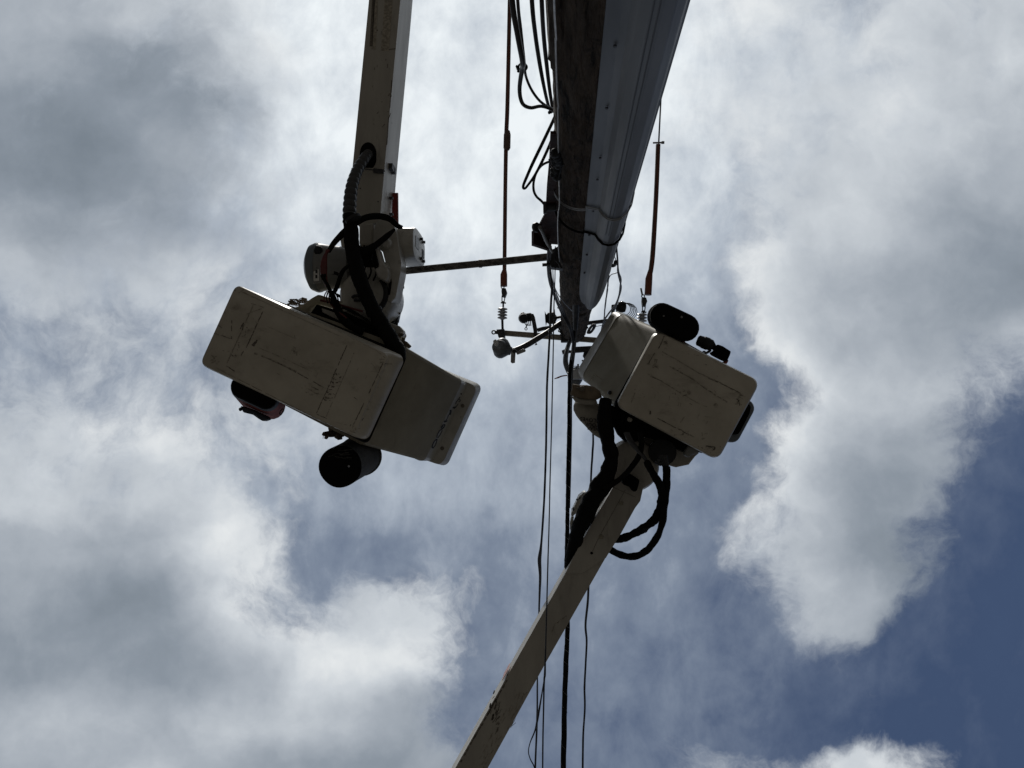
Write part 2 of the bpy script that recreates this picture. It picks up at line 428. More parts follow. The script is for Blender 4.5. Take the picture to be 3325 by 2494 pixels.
# fold lines and screw heads of the guard are in its own mesh
for jx in (34, 38):
    x, y = gpd[jx]; mb2 = [Vector((px0+x, py0+y+.002, z)) for z in (0.3, 2, 4, 5.42)]
    gd.tube(mb2, .0022, 1, 5)
for z in (2.0, 2.55, 3.15, 3.65, 4.05, 4.5, 4.75, 5.2):
    x, y = .022, .178; bolt(gd, (px0+x, py0+y, z), (0, 1, 0), .0055, .006, 1)
    if z > 2.5: bolt(gd, (px0+.209, py0+.04, z), (1, .1, 0), .006, .008, 1)
go = gd.build('riser_guard', [m_guard, m_guard2], pole, angle=30)
gt = guard_section(5.36, 8.02, .965, .9, 44, 'g', tip=True)
for z in (5.65, 6.1, 6.6): bolt(gt, (px0+.018, py0+.172, z), (0, 1, 0), .007, .008, 1)
gt.build('riser_guard_cap', [m_guard, m_guard2], pole, angle=30)
# strap and wire round guard
def strap(z0, z1, r, off, m, name, back=True, lab=None):
    n = len(gpd); pts = []
    for i in range(0, n, 2):
        x, y = gpd[i]; t = i/(n-1); cx, cy = .08, .1; l = math.hypot(x-cx, y-cy)
        pts.append(Vector((px0+x+(x-cx)/l*off, py0+y+(y-cy)/l*off+.001, 1.6+z0+(z1-z0)*t)))
    pre = []
    for k in range(9):
        th = math.radians(178-k*10.5); pre.append(Vector((px0+math.cos(th)*.176, py0+math.sin(th)*.176, 1.6+z0+.17*(1-k/9)*(z0 < 3.6) - 0)))
    mb = MB().tube(pre+pts, r, 0, 6, sub=3); return mb
s1 = strap(3.55, 3.45, .0032, .006, m_wire, 'x')
s1.build('wire_tie', m_wire, pole); strap(3.575, 3.47, .0028, .006, m_wire, 'x').build('wire_tie', m_wire, pole)
s2 = strap(4.00, 4.0, .006, .004, m_blk, 'x'); s2.build('strap', m_blk, pole)
# ground wire stapled up the pole
gw = [WY(x, y, py0+.14) for x, y in [(1796, -200), (1800, 20), (1806, 128), (1804, 132), (1808, 280), (1813, 350), (1811, 358), (1813, 495)]]
MB().tube(gw, .0032, 0, 6, sub=4).build('ground_wire', m_wire, pole)
gw = [WY(x, y, py0+.12) for x, y in [(1815, 560), (1817, 660), (1813, 690), (1811, 735), (1813, 800), (1817, 850)]]
MB().tube(gw, .0032, 0, 6, sub=4).build('ground_wire', m_wire, pole)
# red-brown steel bracket on the left
mb = MB().plate([(1787, 430), (1815, 430), (1815, 792), (1790, 790), (1779, 793), (1726, 775), (1749, 732), (1771, 690), (1776, 600), (1783, 520)], py0+.03, .012)
mb.plate([(1726, 775), (1779, 793), (1783, 788), (1733, 769)], py0+.06, .09)
bt = mb.build('steel_bracket', m_rust, pole)
mb = MB(); a = WY(1770, 674, py0+.05); b = WY(1805, 672, py0+.05)
mb.tube([a, b], .022, 0, 10); mb.tube([WY(1738, 740, py0+.05), WY(1745, 738, py0+.05)], .03, 0, 14); mb.tube([a+Vector((-.01, 0, 0)), a+Vector((.008, 0, 0))], .034, 0, 12)
mb.each('bracket_bolt', m_dsteel, pole)
MB().tube([WY(x, y, py0+.09) for x, y in [(1752, 738), (1762, 755), (1772, 780), (1783, 800), (1793, 818)]], .011, 0, 8, sub=3).build('bracket_stay', m_greymot, pole)
# tape-wrapped lump
mb = MB()
for k in range(16):
    x, y = 1804+random.uniform(-7, 13), 500+(k*3 if k < 12 else 50+(k-12)*7)+random.uniform(-3, 3); p = WY(x, y, py0+.13); r_ = random.uniform(.010, .018); d = Vector((random.uniform(-1, 1), random.uniform(-1, 1), random.uniform(-1, 1))).normalized()*.022
    mb.lathe(p-d, p+d, [(0, .003), (.2, r_*.8), (.6, r_), (.85, r_*.8), (1, .003)], 0, 12)
for k in range(5): a = random.uniform(0, 6); p = WY(1802, 525+k*9, py0+.14); mb.tube([p, p+Vector((math.cos(a)*.03, math.sin(a)*.02, .02)), p+Vector((math.cos(a)*.045, 0, -.03))], .003, 0, 5, sub=3)
mb.build('cable_clamp', m_black, pole)
# pipe strut
MB().tube(path([(1225, 888), (1300, 881), (1500, 862), (1800, 832)], [6.35, 5.2]), [.030, .029, .027, .0265], 0, 16, sub=6, wob=.05).build('pipe_strut', m_pipe, pole)
mb = MB(); q = W(1560, 856, 5.62); mb.tube([q-Vector((.012, 0, 0)), q+Vector((.012, 0, 0))], .032, 0, 14)
mb.build('pipe_band', m_dsteel, pole); mb = MB(); mb.prism([(1780, 818), (1812, 800), (1816, 850), (1826, 872), (1790, 868), (1783, 840)], 4.95, .07)
mb.tube(path([(1761, 860), (1800, 858)], 5.0), .012, 0, 8); mb.tube(path([(1806, 845), (1815, 855), (1823, 872)], 4.85), .008, 0, 8)
mb.each('strut_clamp', m_dsteel, pole)
# crossarm
mb = MB()
def beam(mb, a, b, ha, hb, w, t, m=0):
    A, B = W(*a, ha), W(*b, hb); d = (B-A).normalized(); s_ = d.cross(Vector((0, 0, 1))).normalized(); mb.box((A+B)/2, (B-A)/2, s_*w/2, Vector((0, 0, t/2)), m)
beam(mb, (1628, 1081), (2010, 1111), 9.0, 8.9, .062, .07); arm = mb.build('crossarm', m_arm, pole, bevel=.006)
mb = MB(); H9 = 8.88
mb.prism([(1612, 1070), (1637, 1068), (1639, 1094), (1632, 1097), (1618, 1094)], H9, .12)
mb.tube(path([(1609, 1079), (1622, 1080)], H9+.03), .022, 0, 10); mb.tube([W(1603+5.6*math.cos(k*.5), 1079+5.6*math.sin(k*.5), H9) for k in range(14)], M(2.3, H9), 0, 8)
mb.tube(path([(1627, 1092), (1628, 1104)], H9+.02), [.012, .006], 0, 8)
e0 = mb.build('end_bracket', m_dsteel, sub(arm, pole))
mb = MB(); beam(mb, (1837, 1060), (1837, 1112), 8.84, 8.84, .12, .10); mb.build('arm_clamp', m_dsteel, pole, bevel=.01)
# cutout brackets with insulators
def cutout(plates, tubes, name='fuse_bracket'):
    mb = MB()
    for p, h, t in plates: mb.prism(p, h, t)
    o = mb.build(name, m_dsteel, pole); return o
c1 = cutout([([(1722, 1019), (1732, 1019), (1737, 1030), (1745, 1072), (1741, 1100), (1734, 1100), (1732, 1075)], 8.75, .05), ([(1744, 1066), (1762, 1061), (1812, 1054), (1880, 1045), (1880, 1052), (1812, 1064), (1764, 1071), (1746, 1076)], 8.85, .06)], None)
mb = MB(); mb.lathe(W(1692, 1033, 8.8), W(1727, 1029, 8.8), [(0, .02), (.02, .045), (.3, .05), (.42, .03), (.5, .028), (.55, .036), (.9, .036), (1, .03)], 0, 20)
mb.lathe(W(1700, 1033, 8.72), W(1700, 1033, 8.9), [(0, .035), (.5, .045), (1, .035)], 0, 18)
for k in range(4): mb.tube(path([(1708+k*5, 1035), (1705+k*6, 1050), (1712+k*4, 1058)], 8.72), .006, 0, 6, sub=3)
mb.tube(path([(1712, 1052), (1709, 1060), (1708, 1064)], 8.7), .008, 0, 6)
mb.tube([W(1708+4*math.cos(t*.7), 1068+4*math.sin(t*.7), 8.7) for t in range(10)], .005, 0, 6)
mb.build('insulator', m_black, sub(c1, pole))
c2 = cutout([([(1884, 1046), (1984, 1034), (1985, 1044), (1886, 1056)], 8.8, .07), ([(1986, 990), (1996, 988), (1996, 1045), (1984, 1046)], 8.75, .06), ([(1988, 989), (2012, 989), (2012, 1001), (1988, 1001)], 8.75, .05)], None)
mb = MB(); mb.lathe(W(2005, 996, 8.8), W(2034, 998, 8.8), [(0, .02), (.05, .04), (.5, .05), (.9, .04), (1, .01)], 0, 20)
for k in range(5):
    cx, cy = 2024+k*3, 1004+k*2; rx = 24+k*2.2
    mb.tube([W(cx+rx*math.cos(t*.45), cy+(rx*.85)*math.sin(t*.45), 8.7+.01*k) for t in range(15)], .0045, 0, 6)
mb.build('insulator', m_black, sub(c2, pole))
c3 = cutout([([(1868, 1126), (1922, 1123), (1930, 1134), (1928, 1146), (1918, 1140), (1880, 1144), (1835, 1146), (1827, 1150), (1824, 1138), (1834, 1134), (1866, 1140)], 8.7, .06)], None)
mb = MB(); mb.lathe(W(1917, 1138, 8.75), W(1907, 1172, 8.75), [(0, .03), (.3, .05), (.7, .05), (.9, .03), (1, .01)], 0, 16)
mb.build('insulator', m_black, sub(c3, pole))
# pin insulator at the left of the pole top
mb = MB(); mb.lathe(W(1770, 1035, 8.6), W(1808, 1032, 8.6), [(0, .03), (.02, .065), (.12, .035), (.2, .04), (.3, .05), (.6, .05), (.78, .052), (.8, .075), (.88, .075), (.9, .03), (1, .015)], 0, 14)
mb.tube(path([(1806, 1032), (1825, 1028)], 8.6), .016, 0, 8)
mb.build('pin_insulator', m_black, pole)
# bolts, bands and preformed ties near the top
mb = MB()
for (x0, y0, x1, y1) in [(1895, 1028, 1908, 1029), (1884, 1068, 1897, 1070), (1884, 1075, 1896, 1077), (1884, 1088, 1896, 1089), (1810, 1000, 1822, 995), (1885, 1065, 1893, 1065)]:
    mb.tube(path([(x0, y0), (x1, y1)], 8.7), .012, 0, 8)
for k in range(9):
    mb.tube(path([(1858, 1010+k*2), (1874, 1015+k*1.5), (1890, 1017+k*1.2), (1905, 1012+k)], 6.9), .0035, 0, 5, sub=3)
for k in range(12):
    y = 1066+random.uniform(0, 24); mb.tube(path([(1812+random.uniform(0, 8), y), (1822, y+random.uniform(-3, 6)), (1838, y+random.uniform(4, 12))], 8.6), .006, 0, 5, sub=2)
mb.each('bolt', m_dsteel, pole)
# dead-end clamp hanging at pole
mb = MB()
ctr = W(1871, 965, 6.4)
mb.tube([ctr+Vector((.030*math.cos(t*.6), .055*math.sin(t*.6), 0)) for t in range(12)], .010, 0, 8)
mb.tube(path([(1868, 940), (1870, 955), (1870, 1000), (1868, 1070)], [6.0, 6.6]), [.014, .018, .030, .02], 0, 10, sub=4)
mb.prism([(1850, 936), (1872, 932), (1872, 944), (1852, 944)], 5.9, .03)
mb.build('cable_support', m_dsteel, pole)
mb = MB(); mb.tube([WY(1990+9*math.cos(t*.55), 850+13*math.sin(t*.55), py0+.0) for t in range(9)], .014, 0, 8); mb.build('eye_bolt', m_dsteel, pole); mb = MB(); mb.tube(path([(2045, 612), (2051, 608), (2055, 615), (2046, 633)], 3.6), .009, 0, 8)
mb.build('eye_bolt', m_dsteel, pole)
# ------------------------------------------------------------------ cable terminations with their black arms
t1 = thing('cable_termination', 'black curved cable arm ending in a grey bulb with two small paddles', 'cable end', W(1840, 1040, 8.3), 'cable ends at the pole top')
MB().tube(path([(1850, 1035), (1820, 1050), (1783, 1076), (1748, 1098), (1715, 1118), (1688, 1131), (1662, 1139)], [8.3, 8.0, 7.8]), [.028, .029, .030, .031, .032, .03, .024], 0, 16, sub=5).build('cable_arm', m_cable, t1)
mb = MB(); mb.tube(path([(1783, 1068), (1789, 1086)], 7.72), .018, 0, 8); mb.prism([(1741, 1112), (1745, 1119), (1736, 1121)], 7.8, .02); mb.each('arm_band', m_steel, t1)
mb = MB(); mb.lathe(W(1660, 1141, 7.78), W(1602, 1122, 7.78), [(0, .03), (.1, .036), (.22, .055), (.36, .074), (.5, .081), (.64, .080), (.78, .070), (.9, .048), (.97, .026), (1, .004)], 0, 32)
mb.lathe(W(1622, 1128, 7.70), W(1614, 1122, 7.66), [(0, .06), (.6, .052), (1, .045)], 0, 28); mb.build('bulb', m_lbulb, t1, angle=75)
MB().prism([(1601, 1106), (1609, 1101), (1620, 1113), (1614, 1125), (1602, 1118)], 7.52, .05).build('nub', m_ins, t1, bevel=.004)
MB().prism([(1659, 1144), (1664, 1141), (1674, 1146), (1672, 1178), (1663, 1180), (1658, 1176)], 7.6, .015).build('paddle', m_steel, t1, bevel=.003)
MB().prism([(1674, 1143), (1700, 1132), (1707, 1136), (1706, 1142), (1680, 1152)], 7.6, .015).build('paddle', m_steel, t1, bevel=.003)
mb = MB(); mb.lathe(W(1670, 1140, 7.55), W(1670, 1140, 7.62), [(0, .015), (1, .018)], 0, 12); mb.build('pivot', m_black, t1)
t2 = thing('cable_termination', 'grey cable end with upright stud, just left of the smaller bucket', 'cable end', W(1870, 1215, 8.3), 'cable ends at the pole top')
MB().tube(path([(1860, 1085), (1846, 1120), (1838, 1150), (1837, 1180), (1846, 1208), (1858, 1225)], [8.6, 8.2, 8.0]), [.02, .024, .028, .03, .024, .02], 0, 14, sub=5).build('cable_arm', m_lbulb, t2)
mb = MB(); mb.lathe(W(1850, 1222, 7.9), W(1892, 1228, 7.9), [(0, .03), (.2, .07), (.5, .085), (.8, .065), (1, .02)], 0, 28); mb.build('bulb', m_lbulb, t2, angle=75)
mb = MB(); mb.lathe(W(1868, 1232, 7.75), W(1868, 1200, 7.75), [(0, .055), (.3, .06), (.95, .052), (1, .045)], 0, 20); mb.build('cone', m_ins, t2)
mb = MB(); mb.tube(path([(1877, 1212), (1877, 1182)], 7.7), .010, 0, 8); mb.tube(path([(1889, 1170), (1905, 1178)], 7.7), .009, 0, 8); mb.tube(path([(1859, 1190), (1875, 1189), (1892, 1193)], 7.7), .004, 0, 6, sub=3); mb.each('stud', m_steel, t2)
MB().tube(path([(1842, 1219), (1825, 1221), (1812, 1226), (1800, 1230)], 7.6), [.006, .007, .009, .004], 0, 8, sub=3, wob=.4).build('pigtail', m_redfab, t2)
# wire coil
mb = MB()
for k in range(7):
    cx, cy = 1921+k*1.2-4, 1068
    mb.tube([W(cx+4*math.cos(t*.45)+math.sin(t*.45)*10, cy+math.sin(t*.45)*(-15)+3*math.cos(t*.45), 8.2+.02*k) for t in range(15)], .005, 0, 5)
mb.tube(path([(1888, 1066), (1910, 1064)], 8.2), .010, 0, 8); mb.tube(path([(1935, 1060), (1960, 1055), (1990, 1047)], 8.3), .004, 0, 6, sub=3)
single(mb, 'wire_coil', m_cable, 'small loose coil of thin wire right of the pole top, before the bigger crossarm', 'coil of wire')

# ------------------------------------------------------------------ orange strain rods
def flute(th, i): return 1+.16*math.cos(4*th)
def strain(label, top, rod, wx, fit, cl, bells, n_b, H):
    t = thing('strain_rod', label, 'guy insulator', W(*cl[0], H), 'orange fibreglass strain rods')
    mb = MB(); mb.tube(path(rod, H), [M(w, H)/2 for w in wx], 0, 16, sub=5, prof=flute)
    mb.build('rod', m_rodgrey, t)
    mb = MB(); mb.tube([p-Vector((-M(1.0, H), 0, M(wx[0]*.52, H))) for p in path(rod, H)], [M(w, H)*.15 for w in wx], 0, 10, sub=5); mb.build('stripe', m_orange, t)
    mb = MB(); mb.tube(path(fit, H), [M(w, H)/2 for w in (15, 23, 23)], 0, 14); mb.build('end_fitting', m_orange, t)
    mb = MB(); x, y = cl[0]
    mb.tube([W(x-4+5*math.cos(k*.6), y+5*math.sin(k*.6), H-.02) for k in range(12)], M(1.6, H), 0, 8)
    mb.prism([(x-7, y+3), (x+6, y+4), (x+10, y+16), (x+4, y+32), (x-6, y+30), (x-8, y+14)], H-.05, .08)
    mb.tube(path([(x-6, y+28), (x-6, y+50)], H), M(1.7, H), 0, 8); mb.tube(path([(x+4, y+28), (x+1, y+50)], H), M(1.7, H), 0, 8)
    mb.tube(path([(x-10, y+51), (x+7, y+52)], H), M(2.6, H), 0, 8); mb.tube(path([(x-2, y+46), (x-2, y+66)], H), M(3, H), 0, 8)
    mb.build('clevis', m_dsteel, t)
    mb = MB(); bx, by = bells[0]; ex, ey = bells[1]; prof = []
    for k in range(n_b):
        a = k/n_b; s_ = .9/n_b; prof += [(a, M(5, H)), (a+s_*.12, M(9.5, H)), (a+s_*.4, M(11.8, H)), (a+s_*.62, M(11, H)), (a+s_*.85, M(6, H))]
    prof.append((1, M(4, H))); mb.lathe(W(bx, by, H), W(ex, ey, H), prof, 0, 22); mb.build('insulator', m_ins, t)
    return t
s1 = strain('orange ribbed strain rod left of the pole, reaching the top of the picture', None,
       [(1658, -260), (1655, 0), (1648, 330), (1644, 440), (1641, 600), (1638, 885)], [15, 14.5, 15, 15, 14, 14], [(1638, 878), (1636, 892), (1636, 930)], [(1636, 932)], [(1632, 1000), (1631, 1038)], 4, 8.75)
MB().tube(path([(1648, 425), (1647, 438), (1646, 480), (1645, 487)], 8.7), [M(w, 8.7)/2 for w in (16, 24, 24, 16)], 0, 14).build('collar', m_rodgrey, s1)
MB().tube(path([(1631, 1036), (1632, 1070)], 8.8), M(4, 8.8), 0, 10).build('pin', m_dsteel, s1)
s2 = strain('shorter orange strain rod right of the grey guard, hung on a thin grey wire', None,
       [(2137, 470), (2132, 600), (2127, 700), (2119, 830), (2112, 885)], [16, 16, 16, 17, 17], [(2112, 878), (2107, 905), (2104, 958)], [(2092, 962)], [(2085, 1018), (2084, 1048)], 3, 8.75)
MB().tube(path([(2150, 200), (2146, 320), (2139, 462)], 8.75), M(2.6, 8.75), 0, 8).build('wire', m_cable, s2)
mb = MB(); mb.tube(path([(2120, 464), (2156, 463)], 8.74), M(3, 8.74), 0, 8); mb.tube(path([(2148, 463), (2157, 463)], 8.72), M(5, 8.7), 0, 8); mb.build('crosspin', m_steel, s2)
MB().tube(path([(2081, 936), (2086, 960)], 8.7), M(3, 8.7), 0, 8).build('pin', m_steel, s2)

# ------------------------------------------------------------------ cables
def cable(pts, h, wpx, label, name='overhead_cable', m=None, wob=.12, n=8, sub_=6, extra=None, group=None, cat='cable'):
    P_ = path(pts, h); hs = [p.z-1.6 for p in P_]; ws = wpx if isinstance(wpx, (list, tuple)) else [wpx]*len(P_)
    mb = MB(); mb.tube(P_, [w*hh/F/2 for w, hh in zip(ws, hs)], 0, n, sub=sub_, wob=wob)
    if extra: extra(mb, P_)
    return single(mb, name, [m or m_blk, m_wire], label, cat, group)
def lash(mb, P_):
    # white lashing wire wound round the bundle
    pts = []; n = len(P_); r = .0225
    for i in range(900):
        t = i/899*(n-1); k = min(int(t), n-2); p = P_[k].lerp(P_[k+1], t-k); a = i*.30
        pts.append(p+Vector((math.cos(a)*r, 0, math.sin(a)*r)))
    mb.tube(pts, .0009, 1, 4)
BP = [(1862, 1050), (1866, 1085), (1862, 1130), (1852, 1200), (1849, 1300), (1848, 1400), (1845, 1520), (1843, 1650), (1841, 1780), (1838, 1900), (1843, 2030), (1838, 2150), (1833, 2300), (1829, 2494), (1822, 2800)]
cable(BP, [7.4, 6.6, 6.4, 6.3, 6.2], [14, 16, 13, 13, 13, 13, 13, 13, 14, 15, 15, 16, 17, 18, 20], 'thickest black lashed cable bundle running from the pole down past both buckets', 'cable_bundle', wob=.2, n=12, extra=lash)
cable([(1871, 1075), (1868, 1130), (1860, 1200), (1856, 1290), (1855, 1400), (1853, 1520), (1850, 1650)], 6.5, [4, 4, 4, 5, 5, 4, 3], 'thin pale tube running along the lashed cable bundle', m=m_cable)
cable([(1788, 790), (1784, 860), (1792, 930), (1789, 985), (1786, 1060), (1781, 1160), (1776, 1260), (1774, 1400), (1771, 1520), (1766, 1640), (1758, 1760), (1752, 1815), (1754, 1870), (1751, 1960), (1749, 2060), (1745, 2200), (1744, 2330), (1738, 2494), (1730, 2800)], [5.0, 5.9, 6.1, 6.2], [6, 7, 8, 7.5, 7, 7, 7, 7, 7, 7, 7, 13, 9, 6, 5, 5, 6, 6, 6], 'leftmost black cable, with a thick splice, passing behind the lower boom', m=m_cabblue)
cable([(1803, 800), (1802, 900), (1799, 985), (1797, 1100), (1794, 1250), (1790, 1420), (1786, 1560), (1783, 1700), (1779, 1830), (1775, 1980), (1771, 2120), (1769, 2190), (1767, 2210), (1765, 2300), (1763, 2400), (1762, 2494), (1760, 2800)], [4.9, 5.1, 5.0, 5.0], [3.5, 3.5, 4, 4, 4, 4, 4, 4, 4.5, 4.5, 5, 7, 6, 5, 5, 5, 5], 'thin dark cable crossing in front of the right boom', m=m_cabblue)
cable([(1768, 2200), (1760, 2250), (1748, 2320), (1738, 2370), (1722, 2410), (1716, 2440), (1722, 2465), (1735, 2492), (1742, 2540)], 5.0, [4, 4, 7, 5, 3.5, 3.5, 3.5, 4, 4], 'thin dark cable loop branching off low at the bottom edge', 'cable_loop', m=m_cabblue)
cable([(1922, 1330), (1926, 1420), (1924, 1470), (1920, 1530), (1918, 1600), (1916, 1750), (1911, 1900), (1908, 1960), (1901, 2030), (1905, 2080), (1902, 2150), (1898, 2230), (1899, 2300), (1894, 2380), (1892, 2494), (1890, 2800)], 6.4, [6, 6, 7, 6.5, 6, 6, 7, 7.5, 7, 6.5, 6, 6.5, 6, 6, 6.5, 7], 'slightly wavy black cable right of the lashed bundle, crossing behind the right boom', m=m_cabblue)
# cables curling round the pole's left side into the top
for i, (dx, w) in enumerate([(-3, 6), (2, 5), (7, 4.5)]):
    cable([(1783+dx, 800), (1781+dx, 870), (1788+dx, 920), (1804+dx, 965), (1825+dx, 1015), (1846+dx*.6, 1055), (1856+dx*.5, 1085), (1862+dx*.4, 1130), (1856+dx*.3, 1190)], [4.7, 6.3, 6.8], w, ['outermost', 'middle', 'innermost'][i]+' of three black cables curving from the strut up across the pole top', 'draped_cable', m=m_cabblue)
cable([(1795, 860), (1798, 920), (1812, 955), (1834, 985), (1858, 1010)], [5.0, 6.6], 3, 'thin wire swinging across the pole above the crossarm', 'thin_wire', m=m_cable)
# service drops to the right
cable([(2000, 785), (2004, 830), (2008, 880), (2016, 905), (2014, 930), (2010, 960), (1998, 990), (1975, 1020), (1960, 1045), (1952, 1080), (1946, 1115)], [5.0, 6.6, 8.4], 5.5, 'twisted black drop cable hanging right of the guard tip, wider one', 'drop_cable', m=m_cabblue)
cable([(2001, 790), (2006, 850), (2006, 882), (2012, 910), (2017, 935), (2008, 970), (1998, 1000), (1982, 1030), (1966, 1048), (1955, 1075), (1944, 1125)], [5.0, 6.6, 8.4], 5, 'second strand of the twisted drop cable right of the guard tip', 'drop_cable', m=m_cabblue)
cable([(1990, 820), (2000, 845), (2006, 872), (2004, 885), (1985, 892), (1976, 905), (1972, 940), (1966, 985), (1962, 1030), (1958, 1070), (1948, 1095)], [5.2, 6.6, 8.4], [2.5, 3, 3, 3, 3, 5, 5, 5, 4, 4, 4], 'thinner knotted drop cable nearest the guard tip', 'drop_cable', m=m_cabblue, wob=.5)
cable([(1984, 858), (1982, 880), (1977, 890), (1976, 905)], 5.6, 2.2, 'short thin lead below the eye bolt beside the guard', 'thin_wire', m=m_cabblue)
# thick grey cables top left
TC = 'thick cables hanging left of the pole at the top'
cable([(1652, -220), (1663, 0), (1682, 120), (1697, 200), (1695, 225), (1687, 290), (1696, 335), (1722, 350), (1755, 345), (1785, 352), (1800, 360)], [2.4, 2.9, 3.1], [20, 20, 19, 19, 17, 14, 13, 12, 11, 11, 11], 'thick grey cable with the widest bottom loop, outermost at the upper left of the pole', 'thick_cable', m=m_cable, wob=.02, n=14, group=TC)
cable([(1672, -220), (1681, 0), (1690, 90), (1701, 190), (1707, 245), (1725, 290), (1750, 325), (1775, 345), (1796, 358)], [2.6, 3.0, 3.2], [12, 12, 12, 11, 9, 9, 9, 9, 9], 'thinner grey cable tied to the outermost thick one left of the pole', 'thick_cable', m=m_cable, wob=.02, n=14, group=TC)
cable([(1718, -220), (1727, 0), (1738, 110), (1753, 210), (1768, 290), (1780, 340), (1790, 364)], [2.6, 3.0, 3.3], [16, 16, 15, 14, 12, 11, 10], 'straight thick grey cable, third from the left at the upper pole', 'thick_cable', m=m_cable, wob=.02, n=14, group=TC)
cable([(1752, -220), (1759, 0), (1765, 110), (1775, 210), (1786, 300), (1796, 362)], [2.6, 3.0, 3.3], [17, 16, 15, 14, 12, 11], 'straight thick grey cable closest to the pole at the top', 'thick_cable', m=m_cable, wob=.02, n=14, group=TC)
mb = MB(); mb.tube([W(1697+14*math.cos(k*.6), 218+12*math.sin(k*.6), 2.95+.02*math.sin(k*.6)) for k in range(12)], .0045, 0, 8)
for k in range(6): mb.tube(path([(1684, 220+k*2), (1676+k, 214+k*4)], 2.9), .005, 0, 6)
single(mb, 'cable_tie', m_blk, 'black cable tie with cut tail around the two outer thick cables', 'cable tie')
mb = MB()
for k in range(4): mb.tube(path([(1785-k, 362), (1779+k, 366+k), (1800, 360)], 3.2), .004, 0, 6)
single(mb, 'cable_tie', m_blk, 'small black tie where the thick cables meet the pole edge', 'cable tie')
cable([(1806, 370), (1790, 405), (1760, 468), (1730, 530), (1708, 580), (1700, 600), (1699, 610), (1704, 612), (1712, 604), (1735, 572), (1760, 525), (1785, 470), (1806, 415)], 3.9, [11, 11, 11, 11, 10, 9, 9, 8, 8, 9, 10, 10, 10], 'black cable hairpin loop sticking out left of the middle of the pole', 'cable_loop', m=m_black, wob=.02, n=12)
cable([(1800, 522), (1780, 526), (1758, 538), (1742, 560), (1733, 590), (1733, 618), (1742, 638), (1760, 655), (1778, 678)], [4.0, 4.4], 8.5, 'black cable bowing out of the clamp lump to the brown bracket', 'cable_loop', m=m_black, wob=.02, n=12)

# ------------------------------------------------------------------ left lift
lift = thing('bucket_lift', 'aerial lift with boom from the top edge and the wide two-person bucket', 'aerial lift', W(1165, 560, 5.75))
mb = MB(); HB = 5.75
bot = [(1290, -1060), (1198, 0), (1143, 560), (1135, 640), (1133, 700), (1160, 770), (1215, 790), (1225, 700), (1243, 620), (1247, 560), (1300, 0), (1389, -1060)]
b = [W(x, y, HB) for x, y in bot]
mb.prism([(1290, -1060), (1198, 0), (1143, 560), (1247, 560), (1300, 0), (1392, -1060)], HB, .40)
rnd0 = random.Random(2)
mb.ribbon([(1213, 160), (1220, 0), (1226, -60)], lambda x, y: HB, 14, 1); mb.ribbon([(1250, 165), (1262, 0)], lambda x, y: HB, 26, 1)
mb.ribbon([(1205, 150), (1213, 0), (1218, -60)], lambda x, y: HB, 10, 2)
for k in range(30):
    x, y = rnd0.uniform(1205, 1275), rnd0.uniform(10, 420); mb.ribbon([(x, y), (x+rnd0.gauss(0, 3), y+rnd0.gauss(0, 8))], lambda a, b: HB, rnd0.uniform(.8, 2.4), rnd0.choice((1, 2)))
for pts in ([(1272, 260), (1266, 350)], [(1262, 380), (1256, 470)], [(1245, 162), (1284, 158)]): mb.ribbon(pts, lambda x, y: HB, 2.5, 2)
boom = mb.build('boom', [m_boom, m_faint, m_scuff], lift, bevel=.012)
mb = MB(); mb.prism([(1141, 545), (1249, 545), (1240, 640), (1232, 722), (1165, 735), (1128, 690), (1133, 620)], HB-.012, .40)
for x, y in ((1228, 655), (1215, 560), (1170, 612)): bolt(mb, W(x, y, HB-.012), (0, 0, -1), .006, .006, 1)
mb.build('boom_tip', [m_boom, m_dsteel], lift, bevel=.012)
mb = MB(); pts = [(1195+27*math.cos(t), 500+38*math.sin(t)+(12 if math.sin(t) > 0 else 0)) for t in [k*math.pi/14 for k in range(28)]]
mb.prism(pts, HB-.006, .02); mb.build('hose_opening', m_void, lift)
mb = MB(); mb.ribbon([(1150, 545), (1250, 556)], lambda x, y: HB-.012, 3, 0); mb.prism([(1213, 546), (1246, 550), (1245, 562), (1212, 560)], HB-.03, .02); mb.build('seam_plate', m_dsteel, lift)
# side access plate and hinge on the right flank of the boom
def flank(px, py, z):                                              # point on the boom's right flank: bottom-edge pixel, height above it
    p = W(px, py, HB); return p+Vector((0.006, 0, z))
mb = MB()
def flat_on_flank(mb, y0, y1, z0, z1, m=0, o=.006):
    x = lambda y: 1300+(1247-1300)*y/560
    a, b_ = W(x(y0), y0, HB), W(x(y1), y1, HB)
    mb.loft([[a+Vector((0, 0, z0)), b_+Vector((0, 0, z0)), b_+Vector((0, 0, z1)), a+Vector((0, 0, z1))], [a+Vector((o, 0, z0)), b_+Vector((o, 0, z0)), b_+Vector((o, 0, z1)), a+Vector((o, 0, z1))]], m)
flat_on_flank(mb, 600, 690, .12, .30); flat_on_flank(mb, 512, 530, .12, .2, 1, .03); flat_on_flank(mb, 512, 530, .22, .26, 1, .03)
for y in (618, 672): bolt(mb, W(1242, y, HB)+Vector((.01, 0, .2)), (1, 0, 0), .014, .03, 1)
mb.each('access_plate', [m_white, m_dsteel], lift)

mb = MB(); mb.prism([(1274, 626), (1292, 626), (1293, 735), (1272, 735)], 6.05, .02); mb.build('red_marker', m_redplate, lift)
